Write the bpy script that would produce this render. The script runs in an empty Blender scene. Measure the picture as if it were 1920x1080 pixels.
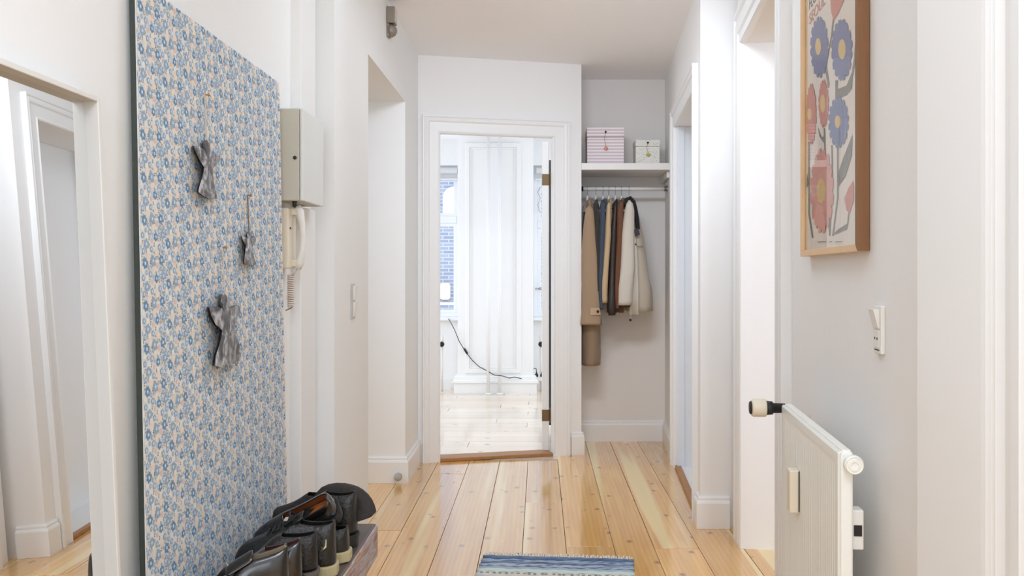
import bpy, math, random
from mathutils import Vector, Matrix
random.seed(7)
SC = bpy.context.scene
COL = SC.collection
PI = math.pi

# ------------------------------------------------------------------ camera, world, lights, exposure
# X = right, Y = along the hall, Z = up; lens 1600 px, eye at 1.20 m
EYE, F, CX, CY = 1.20, 1600.0, 1012.0, 512.0
cam_d = bpy.data.cameras.new('camera')
cam_d.sensor_width = 36.0
cam_d.lens = F / 1920 * 36.0
cam_d.shift_x = -(CX - 960) / 1920
cam_d.shift_y = -(540 - CY) / 1920
cam_d.clip_start = 0.02
cam = bpy.data.objects.new('camera', cam_d)
COL.objects.link(cam)
cam.location = (0, 0, EYE)
cam.rotation_euler = (PI / 2, 0, 0)
SC.camera = cam

w = bpy.data.worlds.new('overcast_sky')
SC.world = w
w.use_nodes = True
bg = w.node_tree.nodes['Background']
bg.inputs[0].default_value = (0.80, 0.90, 1.0, 1)
bg.inputs[1].default_value = 1.1

def area(name, loc, direction, sx, sy, power, color=(1, 1, 1), spread=180):
    d = bpy.data.lights.new(name, 'AREA')
    d.shape = 'RECTANGLE'; d.size = sx; d.size_y = sy; d.energy = power; d.color = color; d.spread = math.radians(spread)
    o = bpy.data.objects.new(name, d); COL.objects.link(o)
    o.location = loc
    o.rotation_euler = Vector(direction).to_track_quat('-Z', 'Y').to_euler()
    return o
DAY = (0.83, 0.95, 1.13)
area('living_room_daylight', (-3.05, 7.2, 1.5), (1, 0, 0), 2.2, 1.9, 21, DAY)
area('living_room_daylight_right', (2.35, 7.4, 1.5), (-1, 0, 0), 2.0, 1.9, 15, DAY)
area('side_room_daylight', (2.0, 1.15, 1.5), (-0.15, 1, 0), 1.7, 1.9, 20, DAY)
area('kitchen_daylight', (-2.9, 3.7, 1.5), (1, 0.0, 0), 1.8, 1.6, 8.5, DAY)
area('hall_rear_fill', (0.0, -2.2, 1.55), (0, 1, 0.0), 1.5, 1.7, 18, DAY)  # unseen fill light added behind the camera; the rear wall has no window
area('hall_down_fill', (0.05, 3.0, 2.55), (0, 0, -1), 0.7, 0.7, 6.3, (0.86, 0.955, 1.09))  # unseen fill light added to brighten the floor and mid-hall walls
area('hall_end_fill', (0.1, 3.0, 2.44), (0.08, 1, -0.42), 0.9, 0.2, 4.6, (0.86, 0.955, 1.09), 95)  # unseen fill light added above the view, aimed at end wall and alcove
area('hall_rear_top_fill', (0.1, 0.2, 2.55), (0, 0, -1), 0.9, 0.9, 14, (0.86, 0.955, 1.09))  # added overhead fill light for the near hall, out of view

SC.view_settings.view_transform = 'Standard'
SC.view_settings.look = 'None'
SC.view_settings.exposure = 0.79
SC.view_settings.gamma = 1.0
SC.view_settings.use_curve_mapping = False
SC.cycles.use_denoising = True
SC.cycles.max_bounces = 10
SC.cycles.diffuse_bounces = 7
SC.cycles.sample_clamp_indirect = 6.0
SC.cycles.caustics_reflective = False
SC.cycles.caustics_refractive = False

# ------------------------------------------------------------------ helpers
def at(px, py, y):
    """world point seen at photo pixel (px,py) at distance y"""
    return ((px - CX) / F * y, y, EYE - (py - CY) / F * y)

def lin(c):
    return tuple(((v / 255 / 12.92) if v / 255 <= 0.04045 else ((v / 255 + 0.055) / 1.055) ** 2.4) for v in c) + (1,)

def nodes_of(m):
    m.use_nodes = True
    nt = m.node_tree
    return nt, nt.nodes, nt.links, nt.nodes['Principled BSDF']

def mat(name, rgb, rough=0.5, metal=0.0, var=0.04, scale=8.0, bump=0.0, bscale=60.0, coat=0.0, spec=0.5, sheen=0.0, stretch=(1, 1, 1)):
    m = bpy.data.materials.new(name)
    nt, N, L, b = nodes_of(m)
    b.inputs['Roughness'].default_value = rough
    b.inputs['Metallic'].default_value = metal
    b.inputs['Specular IOR Level'].default_value = spec
    b.inputs['Coat Weight'].default_value = coat
    b.inputs['Coat Roughness'].default_value = 0.12
    if sheen: b.inputs['Sheen Weight'].default_value = sheen
    tc = N.new('ShaderNodeTexCoord')
    mp = N.new('ShaderNodeMapping'); mp.inputs['Scale'].default_value = stretch
    L.new(tc.outputs['Object'], mp.inputs['Vector'])
    nz = N.new('ShaderNodeTexNoise'); nz.inputs['Scale'].default_value = scale; nz.inputs['Detail'].default_value = 4
    L.new(mp.outputs[0], nz.inputs['Vector'])
    c = lin(rgb)
    mx = N.new('ShaderNodeMix'); mx.data_type = 'RGBA'
    mx.inputs[6].default_value = tuple(max(0, v * (1 - var)) for v in c[:3]) + (1,)
    mx.inputs[7].default_value = tuple(min(1, v * (1 + var)) for v in c[:3]) + (1,)
    L.new(nz.outputs['Fac'], mx.inputs[0])
    L.new(mx.outputs[2], b.inputs['Base Color'])
    if bump:
        n2 = N.new('ShaderNodeTexNoise'); n2.inputs['Scale'].default_value = bscale; n2.inputs['Detail'].default_value = 3
        L.new(mp.outputs[0], n2.inputs['Vector'])
        bp = N.new('ShaderNodeBump'); bp.inputs['Strength'].default_value = bump; bp.inputs['Distance'].default_value = 0.01
        L.new(n2.outputs['Fac'], bp.inputs['Height']); L.new(bp.outputs[0], b.inputs['Normal'])
    return m

class MB:
    """collects geometry for ONE mesh"""
    def __init__(s): s.v = []; s.f = []; s.mi = []
    def add(s, vs, fs, mi=0):
        n = len(s.v); s.v += [tuple(p) for p in vs]
        s.f += [tuple(i + n for i in f) for f in fs]; s.mi += [mi] * len(fs)
        return s
    def box(s, x0, x1, y0, y1, z0, z1, mi=0):
        v = [(x, y, z) for z in (z0, z1) for y in (y0, y1) for x in (x0, x1)]
        return s.add(v, [(0, 2, 3, 1), (4, 5, 7, 6), (0, 1, 5, 4), (2, 6, 7, 3), (0, 4, 6, 2), (1, 3, 7, 5)], mi)
    def prism(s, poly, fn, d0, d1, mi=0):
        """poly of (a,b); fn(a,b,d) -> point; extruded d0..d1"""
        n = len(poly)
        v = [fn(a, b, d0) for a, b in poly] + [fn(a, b, d1) for a, b in poly]
        f = [tuple(range(n - 1, -1, -1)), tuple(range(n, 2 * n))]
        f += [(i, (i + 1) % n, n + (i + 1) % n, n + i) for i in range(n)]
        return s.add(v, f, mi)
    def plan(s, poly, z0, z1, mi=0):
        return s.prism(poly, lambda a, b, d: (a, b, d), z0, z1, mi)
    def tube(s, pts, r, n=8, caps=True, mi=0, flat=1.0):
        pts = [Vector(p) for p in pts]
        rs = r if isinstance(r, (list, tuple)) else [r] * len(pts)
        rings = []; up = None
        for i, p in enumerate(pts):
            t = (pts[min(i + 1, len(pts) - 1)] - pts[max(i - 1, 0)]).normalized()
            if up is None:
                up = Vector((0, 0, 1)) if abs(t.z) < 0.9 else Vector((1, 0, 0))
            a = t.cross(up)
            if a.length < 1e-4: a = t.cross(Vector((0, 1, 0)))
            a.normalize(); b = a.cross(t).normalized(); up = b
            rings.append([p + a * math.cos(2 * PI * k / n) * rs[i] + b * math.sin(2 * PI * k / n) * rs[i] * flat for k in range(n)])
        return s.loft(rings, caps, mi)
    def loft(s, rings, caps=True, mi=0, closed=True):
        n = len(rings[0]); v = [p for r in rings for p in r]; f = []
        for i in range(len(rings) - 1):
            for k in range(n if closed else n - 1):
                k2 = (k + 1) % n
                f.append((i * n + k, i * n + k2, (i + 1) * n + k2, (i + 1) * n + k))
        if caps:
            f.append(tuple(range(n - 1, -1, -1))); o = (len(rings) - 1) * n
            f.append(tuple(range(o, o + n)))
        return s.add(v, f, mi)
    def lathe(s, prof, origin, axis, n=20, mi=0):
        """prof of (radius, distance along axis)"""
        ax = Vector(axis).normalized(); o = Vector(origin)
        u = ax.cross(Vector((0, 0, 1)) if abs(ax.z) < 0.9 else Vector((1, 0, 0))).normalized(); w_ = ax.cross(u)
        rings = [[o + ax * d + (u * math.cos(2 * PI * k / n) + w_ * math.sin(2 * PI * k / n)) * max(r, 1e-4) for k in range(n)] for r, d in prof]
        return s.loft(rings, True, mi)
    def build(s, name, mats, parent=None, smooth=False, bevel=0.0, seg=2, sub=0, solid=None):
        me = bpy.data.meshes.new(name)
        me.from_pydata(s.v, [], s.f)
        mats = mats if isinstance(mats, (list, tuple)) else [mats]
        for m in mats: me.materials.append(m)
        if len(mats) > 1: me.polygons.foreach_set('material_index', s.mi)
        if smooth: me.polygons.foreach_set('use_smooth', [True] * len(me.polygons))
        bmx = __import__('bmesh').new(); bmx.from_mesh(me)
        __import__('bmesh').ops.recalc_face_normals(bmx, faces=bmx.faces); bmx.to_mesh(me); bmx.free()
        me.update()
        o = bpy.data.objects.new(name, me); COL.objects.link(o)
        if parent: o.parent = parent
        if solid:
            md = o.modifiers.new('solidify', 'SOLIDIFY'); md.thickness = solid; md.offset = -1
            if len(mats) > 1: md.material_offset = 1; md.material_offset_rim = 0
        if bevel:
            md = o.modifiers.new('bevel', 'BEVEL'); md.width = bevel; md.segments = seg; md.limit_method = 'ANGLE'; md.angle_limit = math.radians(40)
        if sub:
            md = o.modifiers.new('subsurf', 'SUBSURF'); md.levels = sub; md.render_levels = sub
        return o

def thing(name, label, cat, loc=(0, 0, 0), rot=(0, 0, 0), group=None):
    o = bpy.data.objects.new(name, None); COL.objects.link(o)
    o.location = loc; o.rotation_euler = rot
    o.empty_display_size = 0.1
    return tag(o, label, cat, group)
def tag(o, label, cat, group=None):
    o['label'] = label; o['category'] = cat
    if group: o['group'] = group
    return o
def struct(o): o['kind'] = 'structure'; return o
def stuff(o): o['kind'] = 'stuff'; return o
def rel(loc):
    """turn world points into coordinates of a thing standing unrotated at loc"""
    lx, ly, lz = loc
    return lambda p: (p[0] - lx, p[1] - ly, p[2] - lz)

# ------------------------------------------------------------------ materials
M = {}
M['wall'] = mat('white_wall_paint', (238, 239, 238), 0.75, var=0.015, scale=2.0, bump=0.05, bscale=180)
M['wall_warm'] = mat('warm_white_wall_paint', (238, 237, 236), 0.75, var=0.015, scale=2.0, bump=0.05, bscale=180)
M['closet'] = mat('alcove_wall_paint', (232, 228, 224), 0.8, var=0.02, scale=3.0, bump=0.05, bscale=150)
M['ceiling'] = mat('ceiling_paint', (250, 249, 250), 0.85, var=0.015, scale=1.5)
M['trim'] = mat('white_gloss_trim', (236, 236, 235), 0.38, var=0.01, scale=4)
M['bright'] = mat('living_room_white', (238, 238, 237), 0.6, var=0.01)
M['shelf'] = mat('white_shelf_lacquer', (232, 229, 226), 0.45, var=0.01)
M['white_plastic'] = mat('white_plastic', (230, 228, 222), 0.35, var=0.01)
M['cream_plastic'] = mat('cream_plastic', (226, 216, 196), 0.4, var=0.02)
M['box_grey'] = mat('fuse_box_enamel', (222, 224, 220), 0.42, var=0.01)
M['box_side'] = mat('fuse_box_case', (196, 192, 178), 0.5, var=0.02)
M['dark'] = mat('black_rubber', (22, 21, 21), 0.5)
M['brass'] = mat('aged_brass', (118, 96, 66), 0.55, metal=0.4, var=0.1)
M['steel'] = mat('brushed_steel', (176, 174, 170), 0.3, metal=1.0, var=0.05)
M['chrome'] = mat('chrome', (210, 210, 210), 0.15, metal=1.0)
M['taupe'] = mat('taupe_metal', (142, 132, 120), 0.45, metal=0.3, var=0.08)
M['radiator'] = mat('radiator_enamel', (238, 238, 231), 0.35, var=0.01)
M['threshold'] = mat('oiled_wood_threshold', (168, 120, 72), 0.45, var=0.2, scale=20, stretch=(1, 8, 1))
M['oak'] = mat('light_oak', (226, 190, 145), 0.45, var=0.12, scale=25, stretch=(4, 4, 0.4))
M['oak_shaded'] = mat('oak_shaded_side', (128, 88, 52), 0.5, var=0.15, scale=25, stretch=(4, 4, 0.3))  # darker oak: shade on the frame's near side, put into the colour
M['string'] = mat('jute_string', (140, 110, 78), 0.9)
M['nail'] = mat('rusty_pin', (190, 128, 70), 0.5, metal=0.3)

def glass_mat(name, tint=(1, 1, 1), refl=0.08):
    m = bpy.data.materials.new(name); nt, N, L, b = nodes_of(m)
    out = N['Material Output']; N.remove(b)
    t = N.new('ShaderNodeBsdfTransparent'); t.inputs[0].default_value = tint + (1,)
    g = N.new('ShaderNodeBsdfGlossy'); g.inputs['Roughness'].default_value = 0.01
    lw = N.new('ShaderNodeLayerWeight'); lw.inputs['Blend'].default_value = 0.5
    pw = N.new('ShaderNodeMath'); pw.operation = 'POWER'; pw.inputs[1].default_value = 4.0; L.new(lw.outputs['Facing'], pw.inputs[0])
    fr = N.new('ShaderNodeMath'); fr.operation = 'MULTIPLY_ADD'; fr.inputs[1].default_value = 0.3; fr.inputs[2].default_value = refl * 0.4; L.new(pw.outputs[0], fr.inputs[0])
    mx = N.new('ShaderNodeMixShader')
    L.new(fr.outputs[0], mx.inputs[0]); L.new(t.outputs[0], mx.inputs[1]); L.new(g.outputs[0], mx.inputs[2])
    L.new(mx.outputs[0], out.inputs[0])
    return m
M['glass'] = glass_mat('clear_glass')
m = bpy.data.materials.new('mirror_glass'); nt, N, L, b = nodes_of(m)
b.inputs['Base Color'].default_value = (0.9, 0.905, 0.9, 1); b.inputs['Metallic'].default_value = 1.0; b.inputs['Roughness'].default_value = 0.005
M['mirror'] = m

def pine(name, c_lo, c_hi, c_sap, along=1, rough=0.3, knots=0.5):
    m = bpy.data.materials.new(name); nt, N, L, b = nodes_of(m)
    tc = N.new('ShaderNodeTexCoord'); oi = N.new('ShaderNodeObjectInfo')
    mul = N.new('ShaderNodeVectorMath'); mul.operation = 'SCALE'
    comb = N.new('ShaderNodeCombineXYZ')
    for i, k in enumerate((3.1, 17.0, 5.0)):
        mm = N.new('ShaderNodeMath'); mm.operation = 'MULTIPLY'; mm.inputs[1].default_value = k
        L.new(oi.outputs['Random'], mm.inputs[0]); L.new(mm.outputs[0], comb.inputs[i])
    add = N.new('ShaderNodeVectorMath'); add.operation = 'ADD'
    L.new(tc.outputs['Object'], add.inputs[0]); L.new(comb.outputs[0], add.inputs[1])
    def mapped(sc):
        mp = N.new('ShaderNodeMapping'); mp.inputs['Scale'].default_value = sc if along == 1 else (sc[1], sc[0], sc[2])
        L.new(add.outputs[0], mp.inputs['Vector']); return mp.outputs[0]
    n1 = N.new('ShaderNodeTexNoise'); n1.inputs['Scale'].default_value = 1.0; n1.inputs['Detail'].default_value = 6; n1.inputs['Distortion'].default_value = 1.4
    L.new(mapped((15, 0.9, 1)), n1.inputs['Vector'])
    wv = N.new('ShaderNodeTexWave'); wv.wave_type = 'BANDS'; wv.bands_direction = 'X' if along == 1 else 'Y'
    wv.inputs['Scale'].default_value = 9; wv.inputs['Distortion'].default_value = 5; wv.inputs['Detail'].default_value = 2; wv.inputs['Detail Scale'].default_value = 0.35
    L.new(mapped((1.6, 0.22, 1)), wv.inputs['Vector'])
    n2 = N.new('ShaderNodeTexNoise'); n2.inputs['Scale'].default_value = 1.0; n2.inputs['Detail'].default_value = 2
    L.new(mapped((8, 0.22, 1)), n2.inputs['Vector'])
    r1 = N.new('ShaderNodeMix'); r1.data_type = 'RGBA'; r1.inputs[6].default_value = lin(c_lo); r1.inputs[7].default_value = lin(c_hi)
    av = N.new('ShaderNodeMath'); av.operation = 'MULTIPLY_ADD'; av.inputs[1].default_value = 0.16
    sc2 = N.new('ShaderNodeMath'); sc2.operation = 'MULTIPLY'; sc2.inputs[1].default_value = 0.95
    L.new(n1.outputs['Fac'], sc2.inputs[0]); L.new(wv.outputs['Fac'], av.inputs[0]); L.new(sc2.outputs[0], av.inputs[2])
    L.new(av.outputs[0], r1.inputs[0])
    rp = N.new('ShaderNodeMapRange'); rp.inputs[1].default_value = 0.54; rp.inputs[2].default_value = 0.60; rp.clamp = True
    rp.inputs[4].default_value = 0.9
    L.new(n2.outputs['Fac'], rp.inputs[0])
    r2 = N.new('ShaderNodeMix'); r2.data_type = 'RGBA'; r2.inputs[7].default_value = lin(c_sap)
    L.new(rp.outputs[0], r2.inputs[0]); L.new(r1.outputs[2], r2.inputs[6])
    # board-to-board tone
    hs = N.new('ShaderNodeHueSaturation')
    vr = N.new('ShaderNodeMapRange'); vr.inputs[3].default_value = 0.86; vr.inputs[4].default_value = 1.1
    L.new(oi.outputs['Random'], vr.inputs[0]); L.new(vr.outputs[0], hs.inputs['Value']); L.new(r2.outputs[2], hs.inputs['Color'])
    # knots
    vo = N.new('ShaderNodeTexVoronoi'); vo.feature = 'F1'; vo.inputs['Scale'].default_value = 1.0; vo.inputs['Randomness'].default_value = 1.0
    L.new(mapped((11.0, 7.0, 0.01)), vo.inputs['Vector'])
    kr = N.new('ShaderNodeMapRange'); kr.inputs[1].default_value = 0.06; kr.inputs[2].default_value = 0.19; kr.inputs[3].default_value = 1; kr.inputs[4].default_value = 0; kr.clamp = True
    L.new(vo.outputs['Distance'], kr.inputs[0])
    sp = N.new('ShaderNodeSeparateColor'); L.new(vo.outputs['Color'], sp.inputs[0])
    gt = N.new('ShaderNodeMath'); gt.operation = 'LESS_THAN'; gt.inputs[1].default_value = knots
    L.new(sp.outputs[0], gt.inputs[0])
    km = N.new('ShaderNodeMath'); km.operation = 'MULTIPLY'; L.new(kr.outputs[0], km.inputs[0]); L.new(gt.outputs[0], km.inputs[1])
    k8 = N.new('ShaderNodeMath'); k8.operation = 'MULTIPLY'; k8.inputs[1].default_value = 0.8; L.new(km.outputs[0], k8.inputs[0])
    r3 = N.new('ShaderNodeMix'); r3.data_type = 'RGBA'; r3.inputs[7].default_value = lin((128, 84, 50))
    L.new(k8.outputs[0], r3.inputs[0]); L.new(hs.outputs[0], r3.inputs[6])
    L.new(r3.outputs[2], b.inputs['Base Color'])
    rr = N.new('ShaderNodeMapRange'); rr.inputs[3].default_value = rough - 0.06; rr.inputs[4].default_value = rough + 0.1
    L.new(n1.outputs['Fac'], rr.inputs[0]); L.new(rr.outputs[0], b.inputs['Roughness'])
    b.inputs['Coat Weight'].default_value = 1.0; b.inputs['Coat Roughness'].default_value = 0.11; b.inputs['Coat IOR'].default_value = 1.65
    bp = N.new('ShaderNodeBump'); bp.inputs['Strength'].default_value = 0.08; bp.inputs['Distance'].default_value = 0.004
    L.new(n1.outputs['Fac'], bp.inputs['Height']); L.new(bp.outputs[0], b.inputs['Normal'])
    return m
M['pine'] = pine('varnished_pine', (200, 126, 54), (254, 207, 120), (250, 224, 160), 1, 0.22, 0.8)
M['pine_x'] = pine('pale_pine', (230, 208, 182), (240, 222, 200), (240, 226, 206), 2, 0.3, 0.4)

# ------------------------------------------------------------------ the setting: floor and boards
CEIL = 2.58
fl = struct(MB().box(-3.3, 4.2, -2.5, 9.0, -0.06, -0.022).build('floor', mat('dark_subfloor', (70, 52, 38), 0.9)))
edges = [-1.2, -1.01, -0.82, -0.645, -0.447, -0.255, -0.075, 0.115, 0.325, 0.5, 0.695, 0.89, 1.08, 1.27]
joints = {2: [1.2, 3.98], 3: [2.6, 5.1], 4: [1.9], 5: [3.05], 6: [2.3, 4.46], 7: [1.6, 3.74], 8: [2.9], 9: [2.0, 3.72], 10: [1.3, 4.9], 11: [2.7]}
def plank(x0, x1, y0, y1, m_, g=0.0012):
    dz = random.uniform(-0.0008, 0.0006)
    return MB().box(x0 + g, x1 - g, y0 + g, y1 - g, -0.022, dz).build('plank', m_, fl, bevel=0.0007, seg=1)
for i in range(len(edges) - 1):
    ys = [-2.4] + sorted(joints.get(i, [])) + [6.2]
    for a, b_ in zip(ys, ys[1:]):
        top = 5.47 if (b_ > 6 and edges[i + 1] < 0.12) else b_
        plank(edges[i], edges[i + 1], a, top, M['pine'])
y = 5.50; k = 0
while y < 8.85:                                     # living room boards run across the view
    xs = [-3.2, -1.6 + 0.55 * (k % 3), 0.12 if y < 6.15 else 2.4]
    if y >= 6.15: xs = [-3.2, -1.7 + 0.45 * (k % 4), -0.1 + 0.3 * (k % 3), 2.4]
    for a, b_ in zip(xs, xs[1:]): plank(a, b_, y, min(y + 0.19, 8.86), M['pine_x'])
    y += 0.19; k += 1
for x0 in [1.27 + 0.19 * i for i in range(15)]: plank(x0, x0 + 0.19, 1.0, 5.3, M['pine'])
for x0 in [-1.39 - 0.19 * i for i in range(10)]: plank(x0, x0 + 0.19, 2.4, 5.4, M['pine'])

struct(MB().box(-3.3, 4.2, -2.5, 9.0, CEIL, CEIL + 0.1).build('ceiling', M['ceiling']))

def wall_elev(name, p0, p1, outline, thick, m_):
    """wall from plan point p0 towards p1; outline in (distance, height); thick to the left of travel (negative: right)"""
    d = Vector((p1[0] - p0[0], p1[1] - p0[1], 0)).normalized(); n = Vector((-d.y, d.x, 0)); o = Vector((p0[0], p0[1], 0))
    mb = MB().prism(outline, lambda a, b_, t: o + d * a + n * t + Vector((0, 0, b_)), 0, thick)
    return struct(mb.build(name, m_))
def opening_outline(L_, a, b_, h, H=CEIL):
    return [(0, 0), (a, 0), (a, h), (b_, h), (b_, 0), (L_, 0), (L_, H), (0, H)]

XL0, XL1 = -0.86, -0.77            # near and far plane of the left wall
def xr(y): return 0.528 + 0.099 * y        # right wall, near stretch
def xf(y): return 0.757 + 0.066 * (y - 4.02)  # right wall, far stretch
# left wall: near stretch with its step, then the stretch with the open doorway
struct(MB().plan([(XL0, -2.4), (XL0, 3.2), (XL1, 3.2), (XL1, 3.40), (-1.07, 3.40), (-1.07, -2.4)], 0, CEIL).build('wall_left', M['wall']))
wall_elev('wall_left_far', (XL1, 3.40), (XL1, 5.42), opening_outline(2.02, 0.43, 1.485, 2.183), 0.30, M['wall'])
# right wall
wall_elev('wall_right_near', (xr(1.36), 1.36), (xr(3.98), 3.98), opening_outline((3.98 - 1.36) * 1.00489, (2.85 - 1.36) * 1.00489, (3.71 - 1.36) * 1.00489, 2.2), -0.26, M['wall_warm'])
ph = 0.05
pier = [(xr(1.39) + 0.02, 1.39), (0.615, 1.39), (0.6205, 1.20), (0.6215, 1.19), (0.6245, 1.181), (0.629, 1.175), (0.6355, 1.172),
        (0.64, 1.01), (0.66, 0.72), (1.1, 0.72), (1.1, 1.39)]
struct(MB().plan(pier, 0, CEIL).build('wall_right_pier', M['trim']))
struct(MB().box(1.1, 1.3, -2.4, 0.74, 0, CEIL).build('wall_right_rear', M['wall_warm']))
struct(MB().plan([(0.757, 4.02), (1.25, 4.02), (1.25, 4.1), (0.762, 4.1)], 0, CEIL).build('wall_right_step', M['wall_warm']))
LF = math.hypot(6.3 - 4.1, xf(6.3) - xf(4.1)); kf = LF / 2.2
wall_elev('wall_right_far', (xf(4.1), 4.1), (xf(6.3), 6.3), opening_outline(LF, 0.12 * kf, 1.15 * kf, 2.1), -0.26, M['wall_warm'])
# end wall with the living room doorway (angled), alcove
E0, E1 = Vector((-0.76, 5.40, 0)), Vector((0.276, 5.65, 0))
ED = (E1 - E0).normalized(); EN = Vector((-ED.y, ED.x, 0)); LE = (E1 - E0).length
wall_elev('wall_end', (E0.x, E0.y), (E1.x, E1.y), opening_outline(LE, 0.129, 0.870, 2.09), 0.05, M['wall_warm'])
struct(MB().plan([(0.088, 5.655), (0.276, 5.65), (0.276, 6.09), (0.276, 6.22), (0.088, 6.5)], 0, CEIL).build('wall_alcove_left', M['closet']))
struct(MB().plan([(0.276, 6.09), (0.95, 6.09), (0.95, 6.22), (0.276, 6.22)], 0, CEIL).build('wall_alcove_back', M['closet']))
# rooms beyond
struct(MB().box(-3.3, -0.76, 5.40, 5.52, 0, CEIL).build('wall_living_south', M['bright']))
struct(MB().box(0.276, 2.5, 6.22, 6.34, 0, CEIL).build('wall_living_south_right', M['bright']))
struct(MB().box(-3.3, -3.15, 2.3, 9.0, 0, CEIL).build('wall_far_left', M['bright']))
struct(MB().box(2.42, 2.55, 6.3, 9.0, 0, CEIL).build('wall_living_right', M['bright']))
struct(MB().box(-3.3, -1.05, 2.2, 2.35, 0, CEIL).build('wall_kitchen_south', M['wall']))
struct(MB().box(4.0, 4.2, 0.9, 6.3, 0, CEIL).build('wall_side_room', M['bright']))
struct(MB().box(1.1, 4.2, 0.75, 0.95, 0, CEIL).build('wall_side_room_south', M['bright']))
struct(MB().box(1.2, 4.2, 4.75, 4.9, 0, CEIL).build('wall_side_room_north', M['bright']))
struct(MB().box(-1.0, 1.3, -2.5, -2.35, 0, CEIL).build('wall_rear', M['wall']))
struct(MB().plan([(xf(4.2) + 0.26, 4.1), (xf(4.2) + 0.30, 4.1), (xf(5.3) + 0.30, 5.3), (xf(5.3) + 0.26, 5.3)], 0, CEIL).build('wall_bathroom', M['bright']))

# mouldings: swept door casings and baseboards
CAS = [(0, 0), (0, 0.014), (0.006, 0.018), (0.014, 0.014), (0.02, 0.014), (0.6, 0.016), (0.68, 0.024), (0.78, 0.026), (0.86, 0.022), (0.92, 0.028), (1, 0.028), (1, 0)]
def casing(name, o, d, n, a, b_, h, wd, prof=CAS, scale=1.0, m_=None, right_only=False):
    o, d, n = Vector(o), Vector(d).normalized(), Vector(n).normalized()
    rings = []
    for (su, s0, z0, zu) in ((-1, a, 0, 0), (-1, a, h, 1), (1, b_, h, 1), (1, b_, 0, 0)):
        ring = []
        for u, v in prof:
            u = u * wd if u > 0.05 else u
            ring.append(o + d * (s0 + su * u) + n * v * scale + Vector((0, 0, z0 + zu * u)))
        rings.append(ring)
    return struct(MB().loft(rings, True).build(name, m_ or M['trim']))
BASE = [(0, 0), (0.02, 0), (0.02, 0.118), (0.017, 0.126), (0.012, 0.132), (0.012, 0.142), (0.008, 0.149), (0, 0.15)]
def baseboard(name, path, side=1, prof=BASE, m_=None):
    pts = [Vector((p[0], p[1], 0)) for p in path]; rings = []
    for i, p in enumerate(pts):
        n_ = []
        for a, b_ in ((i - 1, i), (i, i + 1)):
            if a >= 0 and b_ < len(pts):
                t = (pts[b_] - pts[a]).normalized(); n_.append(Vector((-t.y, t.x, 0)) * side)
        if len(n_) == 2:
            mdir = (n_[0] + n_[1]); mdir = mdir / max(0.3, mdir.length_squared / 2)
        else: mdir = n_[0]
        rings.append([p + mdir * o_ + Vector((0, 0, z)) for o_, z in prof])
    return struct(MB().loft(rings, True).build(name, m_ or M['trim']))

casing('trim_1', E0, ED, -EN, 0.129, 0.870, 2.09, 0.112)
dn = Vector((0.099, 1, 0)).normalized(); nn = Vector((-1, 0.099, 0)).normalized()
casing('trim_2', (xr(0), 0, 0), dn, nn, 2.85 * 1.00489, 3.71 * 1.00489, 2.2, 0.16,
       prof=[(0, 0), (0, 0.02), (0.005, 0.026), (0.12, 0.024), (0.3, 0.022), (0.36, 0.03), (0.62, 0.032), (0.7, 0.024), (0.8, 0.024), (0.86, 0.034), (1, 0.034), (1, 0)])
df = Vector((0.066, 1, 0)).normalized(); nf = Vector((-1, 0.066, 0)).normalized()
casing('trim_3', (xf(0), 0, 0), df, nf, 4.235 * 1.00218, 5.25 * 1.00218, 2.1, 0.115)
# pilaster casing on the left wall below and above the fuse box
struct(MB().box(XL0 - 0.01, -0.825, 2.95, 3.14, 0, 1.43).box(XL0 - 0.01, -0.825, 2.95, 3.14, 1.75, CEIL).build('trim_4', M['trim'], bevel=0.003))
# fluted casing right beside the camera
fz = MB()
prof = []
x = 0.0
for (x0, v) in ((0, 0.012), (0.01, 0.02), (0.02, 0.014), (0.03, 0.014), (0.036, 0.02), (0.05, 0.02), (0.056, 0.014), (0.07, 0.014), (0.076, 0.022), (0.10, 0.022)): prof.append((x0, v))
poly = [(0.640 - a * 0.10 - v, 1.176 - a * 1.6) for a, v in prof] + [(0.68, 1.01), (0.68, 1.176)]
struct(MB().plan(poly, 0, CEIL).build('trim_5', M['trim']))

baseboard('baseboard_left', [(-1.07, 4.885), (XL1, 4.885), (XL1, 5.405)], side=-1)
baseboard('baseboard_end', [(E0 + ED * 0.992).to_tuple()[:2], (0.276, 5.65), (0.276, 5.70)], side=-1)
baseboard('baseboard_alcove', [(0.276, 6.09), (xf(6.09), 6.09), (xf(5.38), 5.38)], side=-1)
baseboard('baseboard_right', [(xf(4.10), 4.11), (0.757, 4.02), (xr(3.98) - 0.03, 4.02)], side=-1)
baseboard('baseboard_left_near', [(XL0, -2.3), (XL0, 2.95)], side=-1)
baseboard('baseboard_right_near', [(xr(2.70), 2.70), (xr(1.39), 1.39)], side=-1)

# thresholds
th = MB().prism([(0.129, 0.0), (0.8645, 0.0), (0.8645, 0.022), (0.129, 0.022)], lambda a, b_, t: E0 + ED * a + EN * t + Vector((0, 0, b_)), -0.015, 0.11)
struct(th.build('trim_6', M['threshold'], bevel=0.004))
th = MB().plan([(xf(4.22) - 0.005, 4.22), (xf(5.25) - 0.005, 5.25), (xf(5.25) + 0.03, 5.25), (xf(4.22) + 0.03, 4.22)], 0, 0.02)
struct(th.build('trim_7', M['threshold'], bevel=0.003))
struct(MB().plan([(xf(4.22) + 0.03, 4.22), (xf(5.25) + 0.03, 5.25), (xf(5.25) + 0.26, 5.25), (xf(4.22) + 0.26, 4.22)], 0, 0.012).build('trim_8', M['trim']))
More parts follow.
